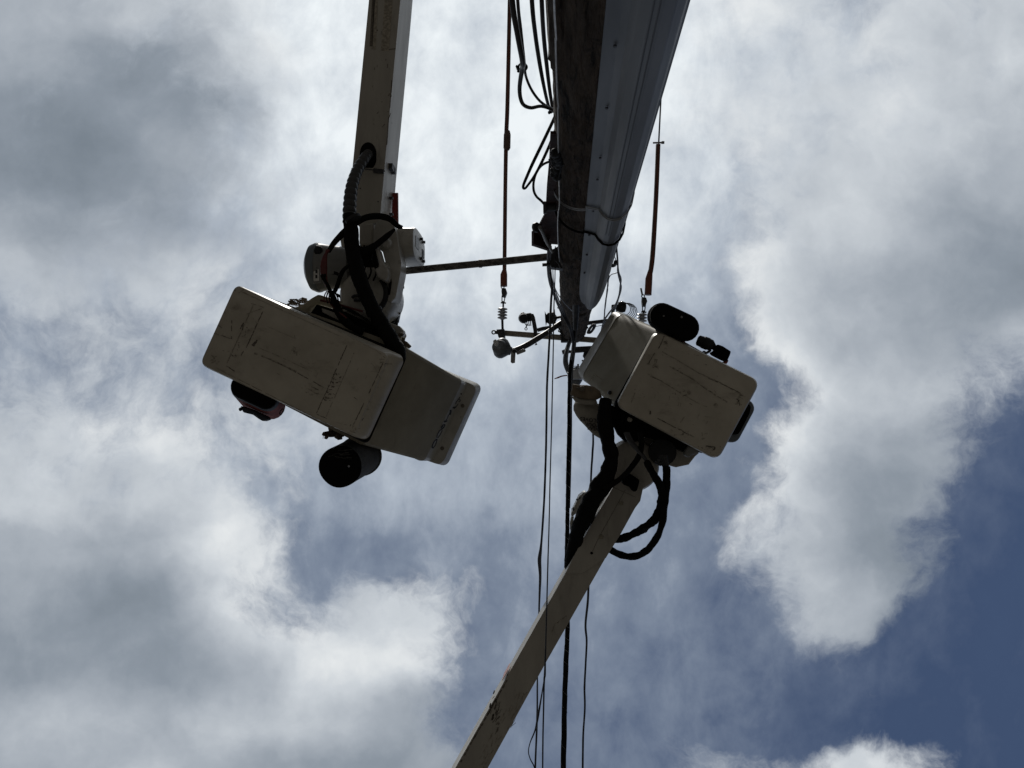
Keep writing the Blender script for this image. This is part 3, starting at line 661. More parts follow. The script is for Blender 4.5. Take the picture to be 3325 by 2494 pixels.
# knuckle
mb = MB(); mb.prism([(1165, 725), (1214, 722), (1212, 790), (1208, 798), (1165, 797)], 5.70, .25); mb.build('knuckle_cover', m_boom, lift, bevel=.02)
mb = MB(); mb.prism([(1224, 716), (1270, 700), (1288, 760), (1303, 855), (1301, 880), (1284, 966), (1268, 983), (1258, 978), (1252, 930), (1258, 880), (1240, 810), (1211, 790), (1213, 745)], 5.62, .20)
for x, y in ((1253, 790), (1249, 872)): mb.lathe(W(x, y, 5.53), W(x, y, 5.66), [(0, .022), (.4, .034), (1, .036)], 1, 16)
mb.prism([(1262, 893), (1267, 890), (1271, 915), (1266, 955), (1260, 958)], 5.605, .02, 2)
mb.build('side_plate', [m_white, m_white, m_void], lift, bevel=.014)
mb = MB(); mb.prism([(1216, 806), (1228, 804), (1240, 845), (1258, 872), (1261, 888), (1256, 908), (1248, 913), (1226, 900), (1216, 872), (1230, 868), (1229, 850)], 5.50, .12); mb.build('lug', m_white, lift, bevel=.02)
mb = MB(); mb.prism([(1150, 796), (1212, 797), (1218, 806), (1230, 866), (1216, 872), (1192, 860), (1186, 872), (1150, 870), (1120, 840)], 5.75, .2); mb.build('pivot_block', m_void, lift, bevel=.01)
mb = MB(); mb.prism([(1103, 775), (1122, 765), (1130, 800), (1140, 860), (1118, 862), (1106, 795)], 5.75, .18); mb.build('pivot_cheek', m_white, lift, bevel=.015)
mb = MB(); mb.prism([(1178, 865), (1222, 868), (1232, 905), (1215, 930), (1140, 925), (1135, 880)], 5.72, .25, 0); mb.build('neck', m_white, lift, bevel=.02)
dc = W(1184, 952, 5.6); R_ = M(69, 5.6)
mb = MB(); mb.lathe(dc+Vector((0, 0, 0)), dc+Vector((0, 0, .42)), [(0, R_*.55), (.06, R_*.82), (.18, R_*.97), (.35, R_), (.9, R_), (1, R_*.9)], 0, 40)
mb.tube(path([(1143, 968), (1152, 960), (1175, 962), (1178, 972), (1150, 975)], 5.58), .012, 1, 8, sub=3)
mb.build('turntable_drum', [m_white, m_dsteel], lift)
mb = MB(); mb.tube([dc+Vector((math.cos(math.radians(a))*R_*1.02, math.sin(math.radians(a))*R_*1.02, .02)) for a in range(-40, 75, 8)], .022, 0, 10, sub=2); mb.build('drum_band', m_black, lift)
mb = MB(); mb.tube([dc+Vector((math.cos(math.radians(a))*R_*1.16, math.sin(math.radians(a))*R_*1.16, .05)) for a in range(-50, 75, 8)], .012, 0, 10, sub=2); mb.build('band_guard', m_white, lift)
# jib winch housing on the right: D-shaped, lying along x
A0 = W(1284, 778, 5.72); A1 = W(1341, 778, 5.72); yy = M(112, 5.72)/2; prof = []
for k in range(40):
    t = 2*math.pi*k/40; c, s_ = math.cos(t), math.sin(t)
    prof.append((math.copysign(abs(c)**.55, c)*yy, .26+math.copysign(abs(s_)**.7, s_)*.26))
mb = MB(); mb.loft([[Vector((x, A0.y+a*k, A0.z+.26+(z-.26)*k)) for a, z in prof] for x, k in ((A0.x, .93), (A0.x+.01, 1), (A1.x-.012, 1), (A1.x-.002, .975), (A1.x, .94))])
wo_ = mb.build('winch_housing', m_white, lift)
mb = MB()
for sy in (-1, 1):
    for z in (.30, .40): bolt(mb, (A1.x, A0.y+sy*yy*.62, A0.z+z), (1, 0, 0), .014, .022, 0)
mb.each('housing_bolt', m_dsteel, sub(wo_, lift))
mb = MB(); mb.box((A1.x+.002, A0.y-yy*.1, A0.z+.16), (.002, 0, 0), (0, yy*.35, 0), (0, 0, .06)); mb.build('housing_label', [m_greymot, m_dsteel], sub(wo_, lift)); mb = MB(); mb.box((A1.x+.002, A0.y+yy*.1, A0.z+.42), (.002, 0, 0), (0, yy*.25, 0), (0, 0, .035), 1); mb.build('housing_label', [m_greymot, m_dsteel], sub(wo_, lift))
# rotator motor on the left
mb = MB(); a, b_ = W(1142, 868, 5.75), W(998, 870, 5.75)
mb.lathe(a, b_, [(0, M(46, 5.75)), (.45, M(52, 5.75)), (.68, M(56, 5.75)), (.70, M(57, 5.75))], 0, 36)
mo = mb.build('motor', m_greymot, lift)
mb = MB(); mb.lathe(a, b_, [(.70, M(58, 5.75)), (.76, M(59, 5.75)), (.88, M(54, 5.75)), (.96, M(38, 5.75)), (1, M(8, 5.75))], 0, 36); mb.build('motor_cap', m_tray, sub(mo, lift))
mb = MB()
for k in range(6): mb.box(W(1086, 846+k*9, 5.615), (M(15, 5.6), 0, 0), (0, M(1.5, 5.6), 0), (0, 0, .01))
mb.build('cooling_slots', m_black, sub(mo, lift))
mb = MB(); mb.box(W(1030, 876, 5.585), (M(14, 5.6), M(-1, 5.6), 0), (M(1.5, 5.6), M(46, 5.6), 0), (0, 0, .004), 1); mb.box(W(1027, 876, 5.578), (M(9, 5.6), M(-1, 5.6), 0), (M(1.5, 5.6), M(38, 5.6), 0), (0, 0, .004), 0)
for k in range(4): mb.box(W(1028-k*.3, 850+k*16, 5.571), (M(3, 5.6), 0, 0), (0, M(5.5, 5.6), 0), (0, 0, .002), 2)
mb.build('motor_label', [m_label, m_greymot, m_ink], sub(mo, lift))
mb = MB(); p = W(1036, 814, 5.6); mb.lathe(p-Vector((.04, 0, 0)), p+Vector((.03, 0, 0)), [(0, .01), (.3, .03), (.8, .026), (1, .01)], 0, 12); mb.build('motor_plug', m_black, sub(mo, lift))
# hoses
def corr(pts, h, w, name, parent, m, pitch=.030, amp=.13, n=14, wob=0):
    P_ = path(pts, h); tmp = MB(); mbx = MB()
    q = []
    for i in range(len(P_)-1):
        p0 = P_[max(i-1, 0)]; p1 = P_[i]; p2 = P_[i+1]; p3 = P_[min(i+2, len(P_)-1)]
        for k in range(24):
            t = k/24; q.append((.5*((2*p1)+(p2-p0)*t+(2*p0-5*p1+4*p2-p3)*t*t+(3*p1-p0-3*p2+p3)*t**3), i+t))
    L_ = 0; out = []; rr = []; last = q[0][0]
    for p, ti in q:
        L_ += (p-last).length; last = p; i = min(int(ti), len(w)-2); wv = w[i]+(w[i+1]-w[i])*(ti-i)
        out.append(p); rr.append(wv*(p.z-1.6)/F/2*(1+amp*(abs(math.sin(L_/pitch*math.pi))**.6-.5)))
    mbx.tube(out, rr, 0, n, wob=wob); return mbx.build(name, m, parent, angle=50)
corr([(1198, 498), (1186, 512), (1165, 545), (1150, 580), (1141, 615), (1137, 650), (1135, 690), (1136, 722)], [5.72, 5.5, 5.45], [30, 34, 36, 38, 40, 42, 44, 46], 'corrugated_hose', lift, m_corr, .05, .16)
corr([(1136, 700), (1140, 750), (1143, 800), (1152, 850), (1166, 900), (1185, 950), (1208, 1000), (1240, 1055), (1272, 1105), (1295, 1135), (1305, 1155), (1310, 1170)], [5.45, 5.35, 5.3, 5.15], [46, 50, 50, 50, 50, 50, 49, 50, 50, 44, 28, 12], 'hose_sleeve', lift, m_blk, .05, .03, 16, .10)
MB().tube(path([(1150, 728), (1175, 712), (1205, 703), (1238, 703), (1268, 712), (1290, 733), (1305, 738)], [5.42, 5.6]), [M(w, 5.5)/2 for w in (20, 21, 22, 22, 22, 18, 12)], 0, 12, sub=4, wob=.1).build('hose_loop', m_blk, lift)
MB().tube(path([(1282, 744), (1262, 762), (1238, 782), (1214, 800), (1185, 815), (1160, 830)], [5.5, 5.45]), [M(w, 5.5)/2 for w in (8, 18, 20, 22, 26, 26)], 0, 12, sub=4, wob=.1).build('hose_loop', m_blk, lift)
MB().tube(path([(1140, 742), (1118, 755), (1097, 775), (1080, 795), (1066, 818)], 5.42), [M(w, 5.5)/2 for w in (30, 24, 20, 18, 15)], 0, 12, sub=4, wob=.1).build('hose_branch', m_blk, lift)
mb = MB()
for k in range(3): mb.tube(path([(1068-k*3, 812), (1052+k*3, 835), (1044+k*7, 868), (1048+k*5, 900), (1062, 930)], [5.40, 5.3]), .011, 0, 8, sub=4)
for k in range(3): mb.tube(path([(1054+k*8, 982), (1052+k*8, 970), (1055+k*7, 956), (1063+k*4, 944)], 5.3), .0045, 0, 6, sub=4)
mb.tube(path([(1040, 975), (1085, 985), (1130, 998), (1180, 1012)], 5.38), .008, 0, 8, sub=3); mb.tube(path([(1075, 985), (1095, 1008), (1125, 1035)], 5.33), .010, 0, 8, sub=3)
mb.each('red_wire', m_redwire, lift)
mb = MB(); rnd = random.Random(3)
for k in range(9):
    a = rnd.uniform(-8, 8); mb.tube(path([(1050+a, 890+rnd.uniform(-6, 6)), (1058+a*.6, 915), (1070+a*.5, 938), (1083+a, 965), (1090+a*1.5, 990+rnd.uniform(-6, 10))], 5.28+.01*k), .008, 0, 7, sub=4, wob=.3)
for k in range(6):
    a = rnd.uniform(-7, 7); mb.tube(path([(1135, 858+a), (1112+a, 880), (1100+a, 905), (1092+a, 930), (1080+a, 955)], 5.32+.01*k), .0085, 0, 7, sub=4, wob=.3)
for k in range(5): mb.tube(path([(1066+k*5, 950), (1060+k*9, 965), (1064+k*9, 985)], 5.3), .005, 0, 6, sub=3)
mb.prism([(1088, 950), (1100, 955), (1104, 966), (1092, 962)], 5.25, .03); mb.prism([(1084, 880), (1096, 884), (1094, 893), (1084, 890)], 5.28, .03)
mb.tube(path([(1085, 980), (1100, 1010), (1118, 1035), (1140, 1060), (1180, 1080)], 5.35), .03, 0, 10, sub=4, wob=.4)
mb.each('hydraulic_line', m_blk, lift)
# bracket under the turntable
mb = MB(); mb.prism([(938, 1003), (981, 988), (1012, 966), (1031, 955), (1078, 968), (1130, 984), (1190, 1010), (1250, 1040), (1296, 1062), (1312, 1084), (1300, 1100), (1240, 1080), (1170, 1045), (1120, 1022), (1080, 1000), (1030, 985), (1000, 1006), (1010, 1025), (960, 1018)], 5.75, .14)
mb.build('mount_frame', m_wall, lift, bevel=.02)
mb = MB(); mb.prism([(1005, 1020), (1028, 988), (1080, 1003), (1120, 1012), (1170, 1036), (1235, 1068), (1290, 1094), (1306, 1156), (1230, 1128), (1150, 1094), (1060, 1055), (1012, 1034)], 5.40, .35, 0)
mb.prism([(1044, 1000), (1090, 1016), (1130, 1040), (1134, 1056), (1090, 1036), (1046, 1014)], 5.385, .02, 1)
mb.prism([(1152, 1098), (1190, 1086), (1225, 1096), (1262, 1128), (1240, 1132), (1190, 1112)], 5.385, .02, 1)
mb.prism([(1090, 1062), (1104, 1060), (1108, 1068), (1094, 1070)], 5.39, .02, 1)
mb.build('mount_plate', [m_void, m_boom], lift, bevel=.006)  # black fill of the mount recess, its shade put in as colour
mb = MB(); mb.prism([(1258, 1045), (1296, 1058), (1309, 1072), (1308, 1085), (1300, 1092), (1285, 1085), (1262, 1068)], 5.52, .10); mb.build('mount_end', m_white, lift, bevel=.015)
mb = MB()
mb.tube([W(1302+9*math.cos(k*.55), 1098+13*math.sin(k*.55), 5.45) for k in range(11)], .013, 0, 8)
for k in range(14): p = (1300+rnd.uniform(-8, 14), 1105+rnd.uniform(-12, 20)); mb.tube(path([p, (p[0]+rnd.uniform(-9, 9), p[1]+rnd.uniform(2, 12))], 5.42), .008, 0, 6)
mb.tube(path([(1310, 1115), (1322, 1118), (1332, 1128)], 5.5), .014, 0, 8)
mb.build('frayed_cord', m_rope, lift)
mb = MB(); mb.prism([(1286, 900), (1299, 900), (1303, 912), (1302, 955), (1297, 957), (1297, 1012), (1290, 1045), (1270, 1045), (1261, 1015), (1259, 985), (1268, 983), (1284, 966)], 5.95, .06)
for x, y in ((1303, 933), (1297, 986)): mb.tube(path([(x, y), (x+9, y)], 5.95), .012, 1, 8)
mb.tube(path([(1272, 1040), (1276, 1056)], 5.93), .016, 1, 8); mb.tube(path([(1288, 1040), (1286, 1056)], 5.93), .016, 1, 8); mb.tube(path([(1264, 1019), (1300, 1018)], 5.93), .008, 1, 8)
mb.build('lifting_eye_bar', [m_dsteel, m_black], lift)

for (x, y, a) in ((1147, 712, 60), (1160, 880, 62), (1215, 1012, 62), (1258, 1085, 58)):
    c_ = W(x, y, 5.38); d = Vector((math.cos(math.radians(a)), math.sin(math.radians(a)), 0)); MB().tube([c_-d*.012, c_+d*.012], .064, 0, 16).build('hose_tie', m_black, lift)
rnd = random.Random(21)
for k in range(5):
    x = 1170+k*12; MB().tube(path([(x, 800+rnd.uniform(-5, 5)), (x+rnd.uniform(-14, 14), 840), (x+rnd.uniform(-18, 4), 880), (x-10+rnd.uniform(-8, 8), 912)], 5.55), .007, 0, 7, sub=4, wob=.3).build('thin_hose', m_blk, lift)
for k in range(3):
    MB().tube(path([(1110+k*18, 1000+k*8), (1150+k*16, 1012+k*10), (1195+k*14, 1042+k*10), (1240+k*10, 1070+k*8)], 5.36), .008, 0, 7, sub=4, wob=.3).build('thin_hose', m_blk, lift)
# bucket of the left lift
def hL(x, y): return 5.02+(1200-x)*.00012
def lring(c, h, r): return ring4(pxs(c, h), r)
pan0 = [(767, 922), (1268, 1152), (1152, 1420), (649, 1183)]
HP = [hL(x, y) for x, y in pan0]
mb = MB()
def inset(c, k):
    cx = sum(p[0] for p in c)/4; cy = sum(p[1] for p in c)/4; return [(cx+(x-cx)*k, cy+(y-cy)*k) for x, y in c]
def rgl(c, dh, r): return ring4([W(x, y, hL(*pp)+dh) for (x, y), pp in zip(c, pan0)], r)
ringsA = [rgl(inset(pan0, .965), 0, .05), rgl(inset(pan0, .985), .004, .055), rgl(pan0, .02, .06),
          rgl([(775, 926), (1290, 1155), (1170, 1428), (657, 1188)], .05, .06), rgl([(786, 934), (1316, 1158), (1192, 1434), (676, 1195)], .125, .06), rgl([(790, 936), (1318, 1160), (1193, 1434), (680, 1196)], .15, .06)]
mb.loft(ringsA, 0, True, True); mb.ragged = True
def hp(x, y): return hL(x, y)
for pts, w, m_ in [([(800, 1020), (848, 1002)], 2, 2), ([(815, 985), (862, 1000)], 1.6, 2), ([(822, 990), (735, 1182)], 2, 2), ([(858, 1000), (800, 1128)], 2.2, 1), ([(735, 1188), (760, 1205)], 2.4, 1),
                   ([(752, 1040), (751, 1100)], 1.8, 1), ([(697, 1082), (750, 1100)], 1.8, 1), ([(708, 1055), (720, 1065)], 2, 1), ([(780, 1068), (790, 1048), (786, 1070)], 4, 1),
                   ([(818, 1122), (832, 1110), (834, 1104), (824, 1124)], 6, 1), ([(842, 1152), (930, 1192), (1000, 1230), (1050, 1258)], 2.6, 1), ([(826, 1147), (880, 1168), (960, 1206)], 4.5, 2),
                   ([(842, 1130), (890, 1150), (1010, 1205)], 1.8, 2), ([(1127, 1120), (1075, 1238), (1026, 1345)], 2.4, 1), ([(1150, 1145), (1120, 1215), (1060, 1350)], 2.2, 2), ([(1028, 1345), (1062, 1360)], 2, 1),
                   ([(1243, 1178), (1205, 1262), (1146, 1382)], 2.4, 1), ([(1243, 1180), (1272, 1182)], 1.8, 1), ([(1180, 1118), (1225, 1140), (1250, 1162)], 1.4, 2), ([(700, 1195), (900, 1295), (1100, 1396)], 1.6, 2),
                   ([(1190, 1160), (1215, 1190), (1236, 1230)], 1.2, 2), ([(780, 945), (900, 1000), (1100, 1090)], 1.4, 2), ([(1150, 1290), (1162, 1300)], 1.4, 1), ([(1180, 1357), (1176, 1366)], 2.6, 1),
                   ([(868, 1060), (960, 1100)], 1.2, 2), ([(1090, 1370), (1125, 1380)], 1.2, 2), ([(1000, 1262), (1030, 1280)], 3, 2), ([(1005, 1252), (1034, 1266)], 2, 1), ([(790, 1140), (782, 1155)], 2, 1)]:
    mb.ribbon(pts, hp, w, m_)
rnd = random.Random(11)
for k in range(46):                                                # grime on the worn sticker strip
    t = rnd.random(); x = 1092-t*38+rnd.gauss(0, 5.5); y = 1215+t*88+rnd.gauss(0, 4); a = rnd.uniform(-.9, .5)
    mb.ribbon([(x, y), (x+rnd.uniform(3, 9)*math.cos(a), y+rnd.uniform(3, 8)*math.sin(a))], hp, rnd.uniform(1.2, 3.2), 1)
for k in range(16):
    t = rnd.random(); x = 812-t*52+rnd.gauss(0, 3); y = 1050+t*110+rnd.gauss(0, 4); mb.ribbon([(x, y), (x+rnd.uniform(-6, 7), y+rnd.uniform(-4, 5))], hp, rnd.uniform(1.2, 2.2), 1)
for k in range(40):
    x = rnd.uniform(700, 1200); y = 930+(x-700)*.45+rnd.uniform(40, 210); a = rnd.gauss(.43, .7); l = rnd.uniform(3, 16); mb.ribbon([(x, y), (x+l*math.cos(a), y+l*math.sin(a))], hp, rnd.uniform(.8, 1.6), 2)
for cx, cy, n_, sx_, sy_ in ((958, 1142, 18, 9, 7), (1150, 1395, 14, 14, 6), (690, 1170, 12, 8, 8), (1240, 1170, 10, 8, 8), (780, 945, 10, 12, 5), (1010, 1265, 14, 18, 8)):
    for k in range(n_):
        x, y = rnd.gauss(cx, sx_), rnd.gauss(cy, sy_); mb.ribbon([(x, y), (x+rnd.gauss(0, 5), y+rnd.gauss(0, 4))], hp, rnd.uniform(1, 3.5), 2)
bk = mb.build('bucket_floor_pan', [m_fib, m_scuff, m_faint], lift, angle=30)
# wall
def rg2(c, hs, r): return ring4(pxs(c, hs), r)
w0 = [(800, 940), (1308, 1156), (1185, 1430), (692, 1196)]
w1 = [(808, 944), (1329, 1130), (1184, 1450), (708, 1204)]
w3 = [(950, 1003), (1502, 1233), (1374, 1500), (830, 1250)]
w3b = [(953, 1003), (1505, 1232), (1376, 1503), (832, 1252)]
w4 = [(955, 1003), (1523, 1243), (1402, 1503), (838, 1256)]
w5 = [(945, 998), (1552, 1256), (1433, 1514), (828, 1256)]
w6 = [(948, 996), (1568, 1252), (1450, 1518), (832, 1260)]
w7 = [(962, 1000), (1556, 1250), (1442, 1508), (845, 1258)]
mb = MB(); mb.loft([rg2([(795, 936), (1323, 1157), (1196, 1441), (688, 1192)], 5.165, .05), rg2([(798, 938), (1325, 1150), (1194, 1444), (692, 1194)], 5.345, .05)]); mb.build('groove_shade', m_void, lift)  # black band between pan and wall, painting the shade of the groove
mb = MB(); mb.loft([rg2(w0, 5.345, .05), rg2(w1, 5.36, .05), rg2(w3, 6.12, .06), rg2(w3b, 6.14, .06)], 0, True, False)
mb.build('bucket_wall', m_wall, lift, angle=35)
mb = MB(); mb.loft([rg2(w3b, 6.14, .06), rg2(w4, 6.30, .06), rg2(w5, 6.31, .07), rg2(w6, 6.42, .07), rg2(w6, 6.46, .07), rg2(w7, 6.47, .07), shrink(rg2(w3, 6.40, .06), .93), shrink(rg2(w1, 5.45, .05), .93)], 0, False, True)
for x, y in ((1502, 1318), (1436, 1456)): mb.lathe(W(x, y, 6.295), W(x, y, 6.32), [(0, M(4.5, 6.3)), (1, M(4.5, 6.3))], 1, 12)
mb.build('bucket_rim', [m_white, m_scuff], lift, angle=28)
# marks on the band under the rim, traced from the photo (worn letters, seen foreshortened)
mb = MB()
def band(x, y):                                                    # height on the sloped band
    # signed distance from inner edge (1502,1233)-(1374,1500)
    ex, ey = 1505-1376, 1232-1503; l = math.hypot(ex, ey); d = ((x-1376)*(-ey)+(y-1503)*ex)/l
    return 6.14+.16*min(max(d/21, 0), 1)
def stroke(pts, w):
    q = [(1380+x/4.74, 1180+y/4.74) for x, y in pts]
    mb.ribbon(q, lambda x, y: band(x, y)-.006, w*1.35/4.74, 0, .003)
stroke([(108, 1300), (118, 1250), (145, 1195), (180, 1165)], 12); stroke([(122, 1302), (150, 1275), (180, 1205), (186, 1165)], 10); stroke([(104, 1300), (134, 1302)], 10)
stroke([(180, 1145), (190, 1095), (222, 1040), (250, 1012)], 9); stroke([(196, 1148), (232, 1100), (262, 1040), (258, 1012)], 9); stroke([(250, 1005), (255, 975), (280, 945)], 12); stroke([(262, 1008), (290, 985), (315, 950)], 12); stroke([(262, 975), (292, 982)], 9); stroke([(284, 942), (320, 954)], 14)
stroke([(296, 905), (318, 885)], 18); stroke([(318, 888), (345, 845), (358, 805), (380, 780)], 7); stroke([(380, 790), (395, 752), (395, 715)], 20); stroke([(322, 900), (345, 880)], 8)
stroke([(428, 685), (445, 672), (465, 682), (484, 660)], 12); stroke([(440, 692), (462, 690)], 9)
stroke([(472, 628), (480, 595), (520, 545), (540, 515)], 8); stroke([(512, 590), (545, 582)], 6); stroke([(545, 582), (530, 548)], 8); stroke([(552, 478), (562, 462)], 16); stroke([(474, 660), (500, 640), (508, 620)], 5)
mb.build('worn_lettering', m_ink, lift)

# ------------------------------------------------------------------ things on the left bucket
def capsule(p, q, r, n=10):
    (x0, y0), (x1, y1) = p, q; a = math.atan2(y1-y0, x1-x0); out = []
    for k in range(n+1): t = a-math.pi/2+math.pi*k/n; out.append((x1+r*math.cos(t), y1+r*math.sin(t)))
    for k in range(n+1): t = a+math.pi/2+math.pi*k/n; out.append((x0+r*math.cos(t), y0+r*math.sin(t)))
    return out
tb = thing('tool_bag', 'red tool bag with black oval base hanging under the left bucket edge', 'bag', W(830, 1290, 5.2))
B0 = capsule((786, 1255), (862, 1291), 37); B1 = capsule((795, 1268), (870, 1300), 40); B2 = capsule((824, 1290), (881, 1316), 46)
mb = MB(); mb.loft([pxs(capsule((788, 1256), (860, 1290), 33), 5.12), pxs(B0, 5.13), pxs(capsule((787, 1256), (864, 1292), 38), 5.17)]); mb.build('base', m_void, tb)
mb = MB(); mb.loft([pxs(capsule((787, 1256), (864, 1292), 38.2), 5.165), pxs(capsule((790, 1260), (868, 1296), 40.5), 5.25)]); mb.build('trim', m_navy, tb)
mb = MB(); mb.loft([pxs(capsule((790, 1260), (868, 1296), 40), 5.25), pxs(capsule((806, 1276), (875, 1305), 42), 5.38), pxs(B2, 5.55)]); mb.build('body', m_redfab, tb)
mb = MB(); mb.prism([(779, 1318), (820, 1332), (862, 1352), (870, 1362), (852, 1368), (838, 1360), (820, 1347), (788, 1339)], 5.3, .08); mb.prism([(772, 1326), (782, 1321), (786, 1329), (776, 1337)], 5.25, .03); mb.build('pocket', m_navy, tb, bevel=.01)
mb = MB(); mb.tube(path([(908, 1345), (910, 1336), (917, 1328), (921, 1330), (916, 1342), (909, 1347)], 5.28), .004, 0, 6, sub=3); mb.build('buckle', m_black, tb)
cbk = thing('canvas_bucket', 'round black canvas bucket hanging below the left bucket', 'bucket', W(1104, 1516, 5.2))
H0 = 5.2
def er(cx, cy, rx, ry, h, n=40, ph=0): return [W(cx+rx*math.cos(2*math.pi*k/n)*(1+.015*math.sin(5*k*math.pi/n+ph)), cy+ry*math.sin(2*math.pi*k/n)*(1+.02*math.cos(7*k*math.pi/n+ph)), h) for k in range(n)]
mb = MB(); mb.loft([er(1104, 1516, 64, 63, H0), er(1104, 1516, 68, 67, H0+.005), er(1105, 1515, 69.5, 68, H0+.02)]); mb.ragged = True
for k in range(12):
    x, y = rnd.uniform(1062, 1120), rnd.uniform(1462, 1490); mb.ribbon([(x, y), (x+rnd.uniform(8, 20), y-rnd.uniform(0, 4)), (x+rnd.uniform(22, 34), y+rnd.uniform(-3, 4))], lambda a, b: H0, rnd.uniform(1, 2.5), 1, .004)
mb.build('base', [m_void, m_dcanvas], cbk)
mb = MB(); mb.loft([er(1105, 1515, 69, 68, H0+.012), er(1128, 1502, 68, 66, H0+.18, ph=1), er(1150, 1490, 68, 64, H0+.34, ph=2), er(1168, 1481, 68, 62, H0+.44), er(1170, 1480, 65, 60, H0+.45)], 0, False, False); mb.build('side', m_dcanvas, cbk)
mb = MB(); mb.tube([W(1168+69*math.cos(k*.157), 1481+63*math.sin(k*.157), H0+.44) for k in range(41)], .008, 0, 8); mb.build('hem', m_dcanvas, cbk)
mb = MB(); mb.lathe(W(1133, 1514, H0-.008), W(1133, 1514, H0+.004), [(0, .004), (1, .007)], 0, 12); mb.each('rivet_glint', m_ins, cbk)
mb = MB(); mb.tube(path([(1118, 1408), (1100, 1407), (1082, 1408), (1062, 1410), (1050, 1409)], [5.5, 5.35]), [.025, .028, .026, .022, .014], 0, 10, sub=4, wob=.5)
mb.tube(path([(1094, 1412), (1102, 1420), (1104, 1428)], 5.36), [.02, .02, .015], 0, 8, sub=3, wob=.6); mb.tube(path([(1068, 1412), (1060, 1420), (1058, 1426)], 5.36), [.012, .016, .01], 0, 8, sub=3, wob=.6); mb.tube(path([(1072, 1388), (1076, 1400)], 5.4), .018, 0, 8, wob=.6)
mb.tube(path([(1050, 1412), (1049, 1425)], 5.35), .002, 0, 5)
single(mb, 'rope_end', m_rope, 'brown knotted rope end poking out above the black canvas bucket', 'rope')
mb = MB(); rnd = random.Random(5)
for k in range(26):
    x, y = rnd.uniform(932, 985), rnd.uniform(972, 992); mb.tube(path([(x, y), (x+rnd.uniform(-10, 12), y+rnd.uniform(-5, 4)), (x+rnd.uniform(8, 26), y+rnd.uniform(-4, 6))], 6.2), rnd.uniform(.003, .008), 0, 6, sub=3, wob=.4)
mb.tube(path([(980, 970), (995, 974)], 6.15), .014, 0, 8)
single(mb, 'rope_bundle', m_rope, 'frayed rope bundle lying on the upper rim of the left bucket', 'rope')

# ------------------------------------------------------------------ right lift
lr = thing('bucket_lift', 'aerial lift with boom from the bottom edge and the smaller single bucket', 'aerial lift', W(1900, 1800, 5.6))
HR = 5.62
mb = MB(); mb.prism([(1835, 1863), (1475, 2500), (742, 3800), (866, 3800), (1584, 2494), (1770, 2156), (1967, 1810), (1900, 1765)], HR, .30)
hf = lambda x, y: HR; mb.ragged = True
mb.ribbon([(1650, 2202), (1611, 2272), (1532, 2410), (1496, 2474)], hf, 4, 1)
for k in range(40):
    t = rnd.random(); x = 1606-rnd.gauss(0, 10); y = 2310+rnd.gauss(0, 26); mb.ribbon([(x, y), (x+rnd.uniform(3, 8), y-rnd.uniform(6, 16))], hf, rnd.uniform(2, 4), 1)
for k in range(40):
    t = rnd.random(); x = 1672-t*140+abs(rnd.gauss(0, 6))+rnd.random()*60; y = 2240+t*240; mb.ribbon([(x, y), (x-rnd.uniform(4, 14), y+rnd.uniform(8, 26))], hf, rnd.uniform(1, 2.4), 2)
mb.ribbon([(1790, 2060), (1800, 2030), (1840, 2000)], hf, 2, 2)
b2 = mb.build('boom', [m_boom, m_scuff, m_faint], lr, bevel=.010)
mb = MB(); a, b_ = W(1651, 2176, HR), W(1632, 2210, HR); o = Vector((-.004, -.002, 0)); mb.loft([[a+o, b_+o, b_+o+Vector((0, 0, .16)), a+o+Vector((0, 0, .16))], [a, b_, b_+Vector((0, 0, .16)), a+Vector((0, 0, .16))]]); mb.build('warning_sticker', m_redlab, lr)
mb = MB(); mb.prism([(1993, 1578), (2020, 1560), (2075, 1556), (2091, 1569), (2085, 1600), (2079, 1627), (2062, 1650), (2015, 1735), (1967, 1812), (1890, 1862), (1835, 1863), (1887, 1761)], HR-.016, .30)
for x, y, r in ((2017, 1634, 5), (1952, 1743, 5.5)): mb.lathe(W(x, y, HR-.024), W(x, y, HR-.012), [(0, M(r*.7, HR)), (.5, M(r, HR)), (1, M(r, HR))], 1, 14)
mb.lathe(W(1921, 1796, HR-.02), W(1921, 1796, HR-.012), [(0, M(3.2, HR)), (1, M(3.2, HR))], 2, 12)
mb.ribbon([(2031, 1590), (1945, 1745), (1924, 1790)], lambda x, y: HR-.016, 1.3, 3); mb.ribbon([(1990, 1582), (2065, 1615)], lambda x, y: HR-.016, 1, 3)
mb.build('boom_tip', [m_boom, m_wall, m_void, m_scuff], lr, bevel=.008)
# light flank pieces left of the boom tip
mb = MB(); mb.prism([(1960, 1603), (1990, 1580), (1982, 1602), (1955, 1652), (1942, 1650), (1950, 1625)], 5.78, .12); mb.prism([(1906, 1706), (1915, 1708), (1900, 1735), (1892, 1732)], 5.78, .1); mb.each('tip_flange', m_white, lr, bevel=.008)
mb = MB(); mb.prism([(1895, 1600), (1904, 1598), (1905, 1606), (1890, 1634), (1868, 1670), (1858, 1678), (1853, 1672), (1860, 1655), (1880, 1612)], 5.9, .22); ct = mb.build('control_box', m_white, lr, bevel=.012)
mb = MB()
for x, y, s_ in ((1882, 1616, 4), (1874, 1622, 4), (1861, 1653, 6)):
    mb.prism([(x-s_, y-1.5), (x+s_, y-1.5), (x+s_, y+1.5), (x-s_, y+1.5)], 5.88, .01); mb.prism([(x-1.5, y-s_), (x+1.5, y-s_), (x+1.5, y+s_), (x-1.5, y+s_)], 5.883, .01)
mb.each('control_knob', m_navy, sub(ct, lr))
mb = MB(); mb.prism([(1856, 1676), (1864, 1680), (1856, 1710), (1852, 1730), (1850, 1700)], 5.95, .15); mb.build('box_bracket', m_white, lr)
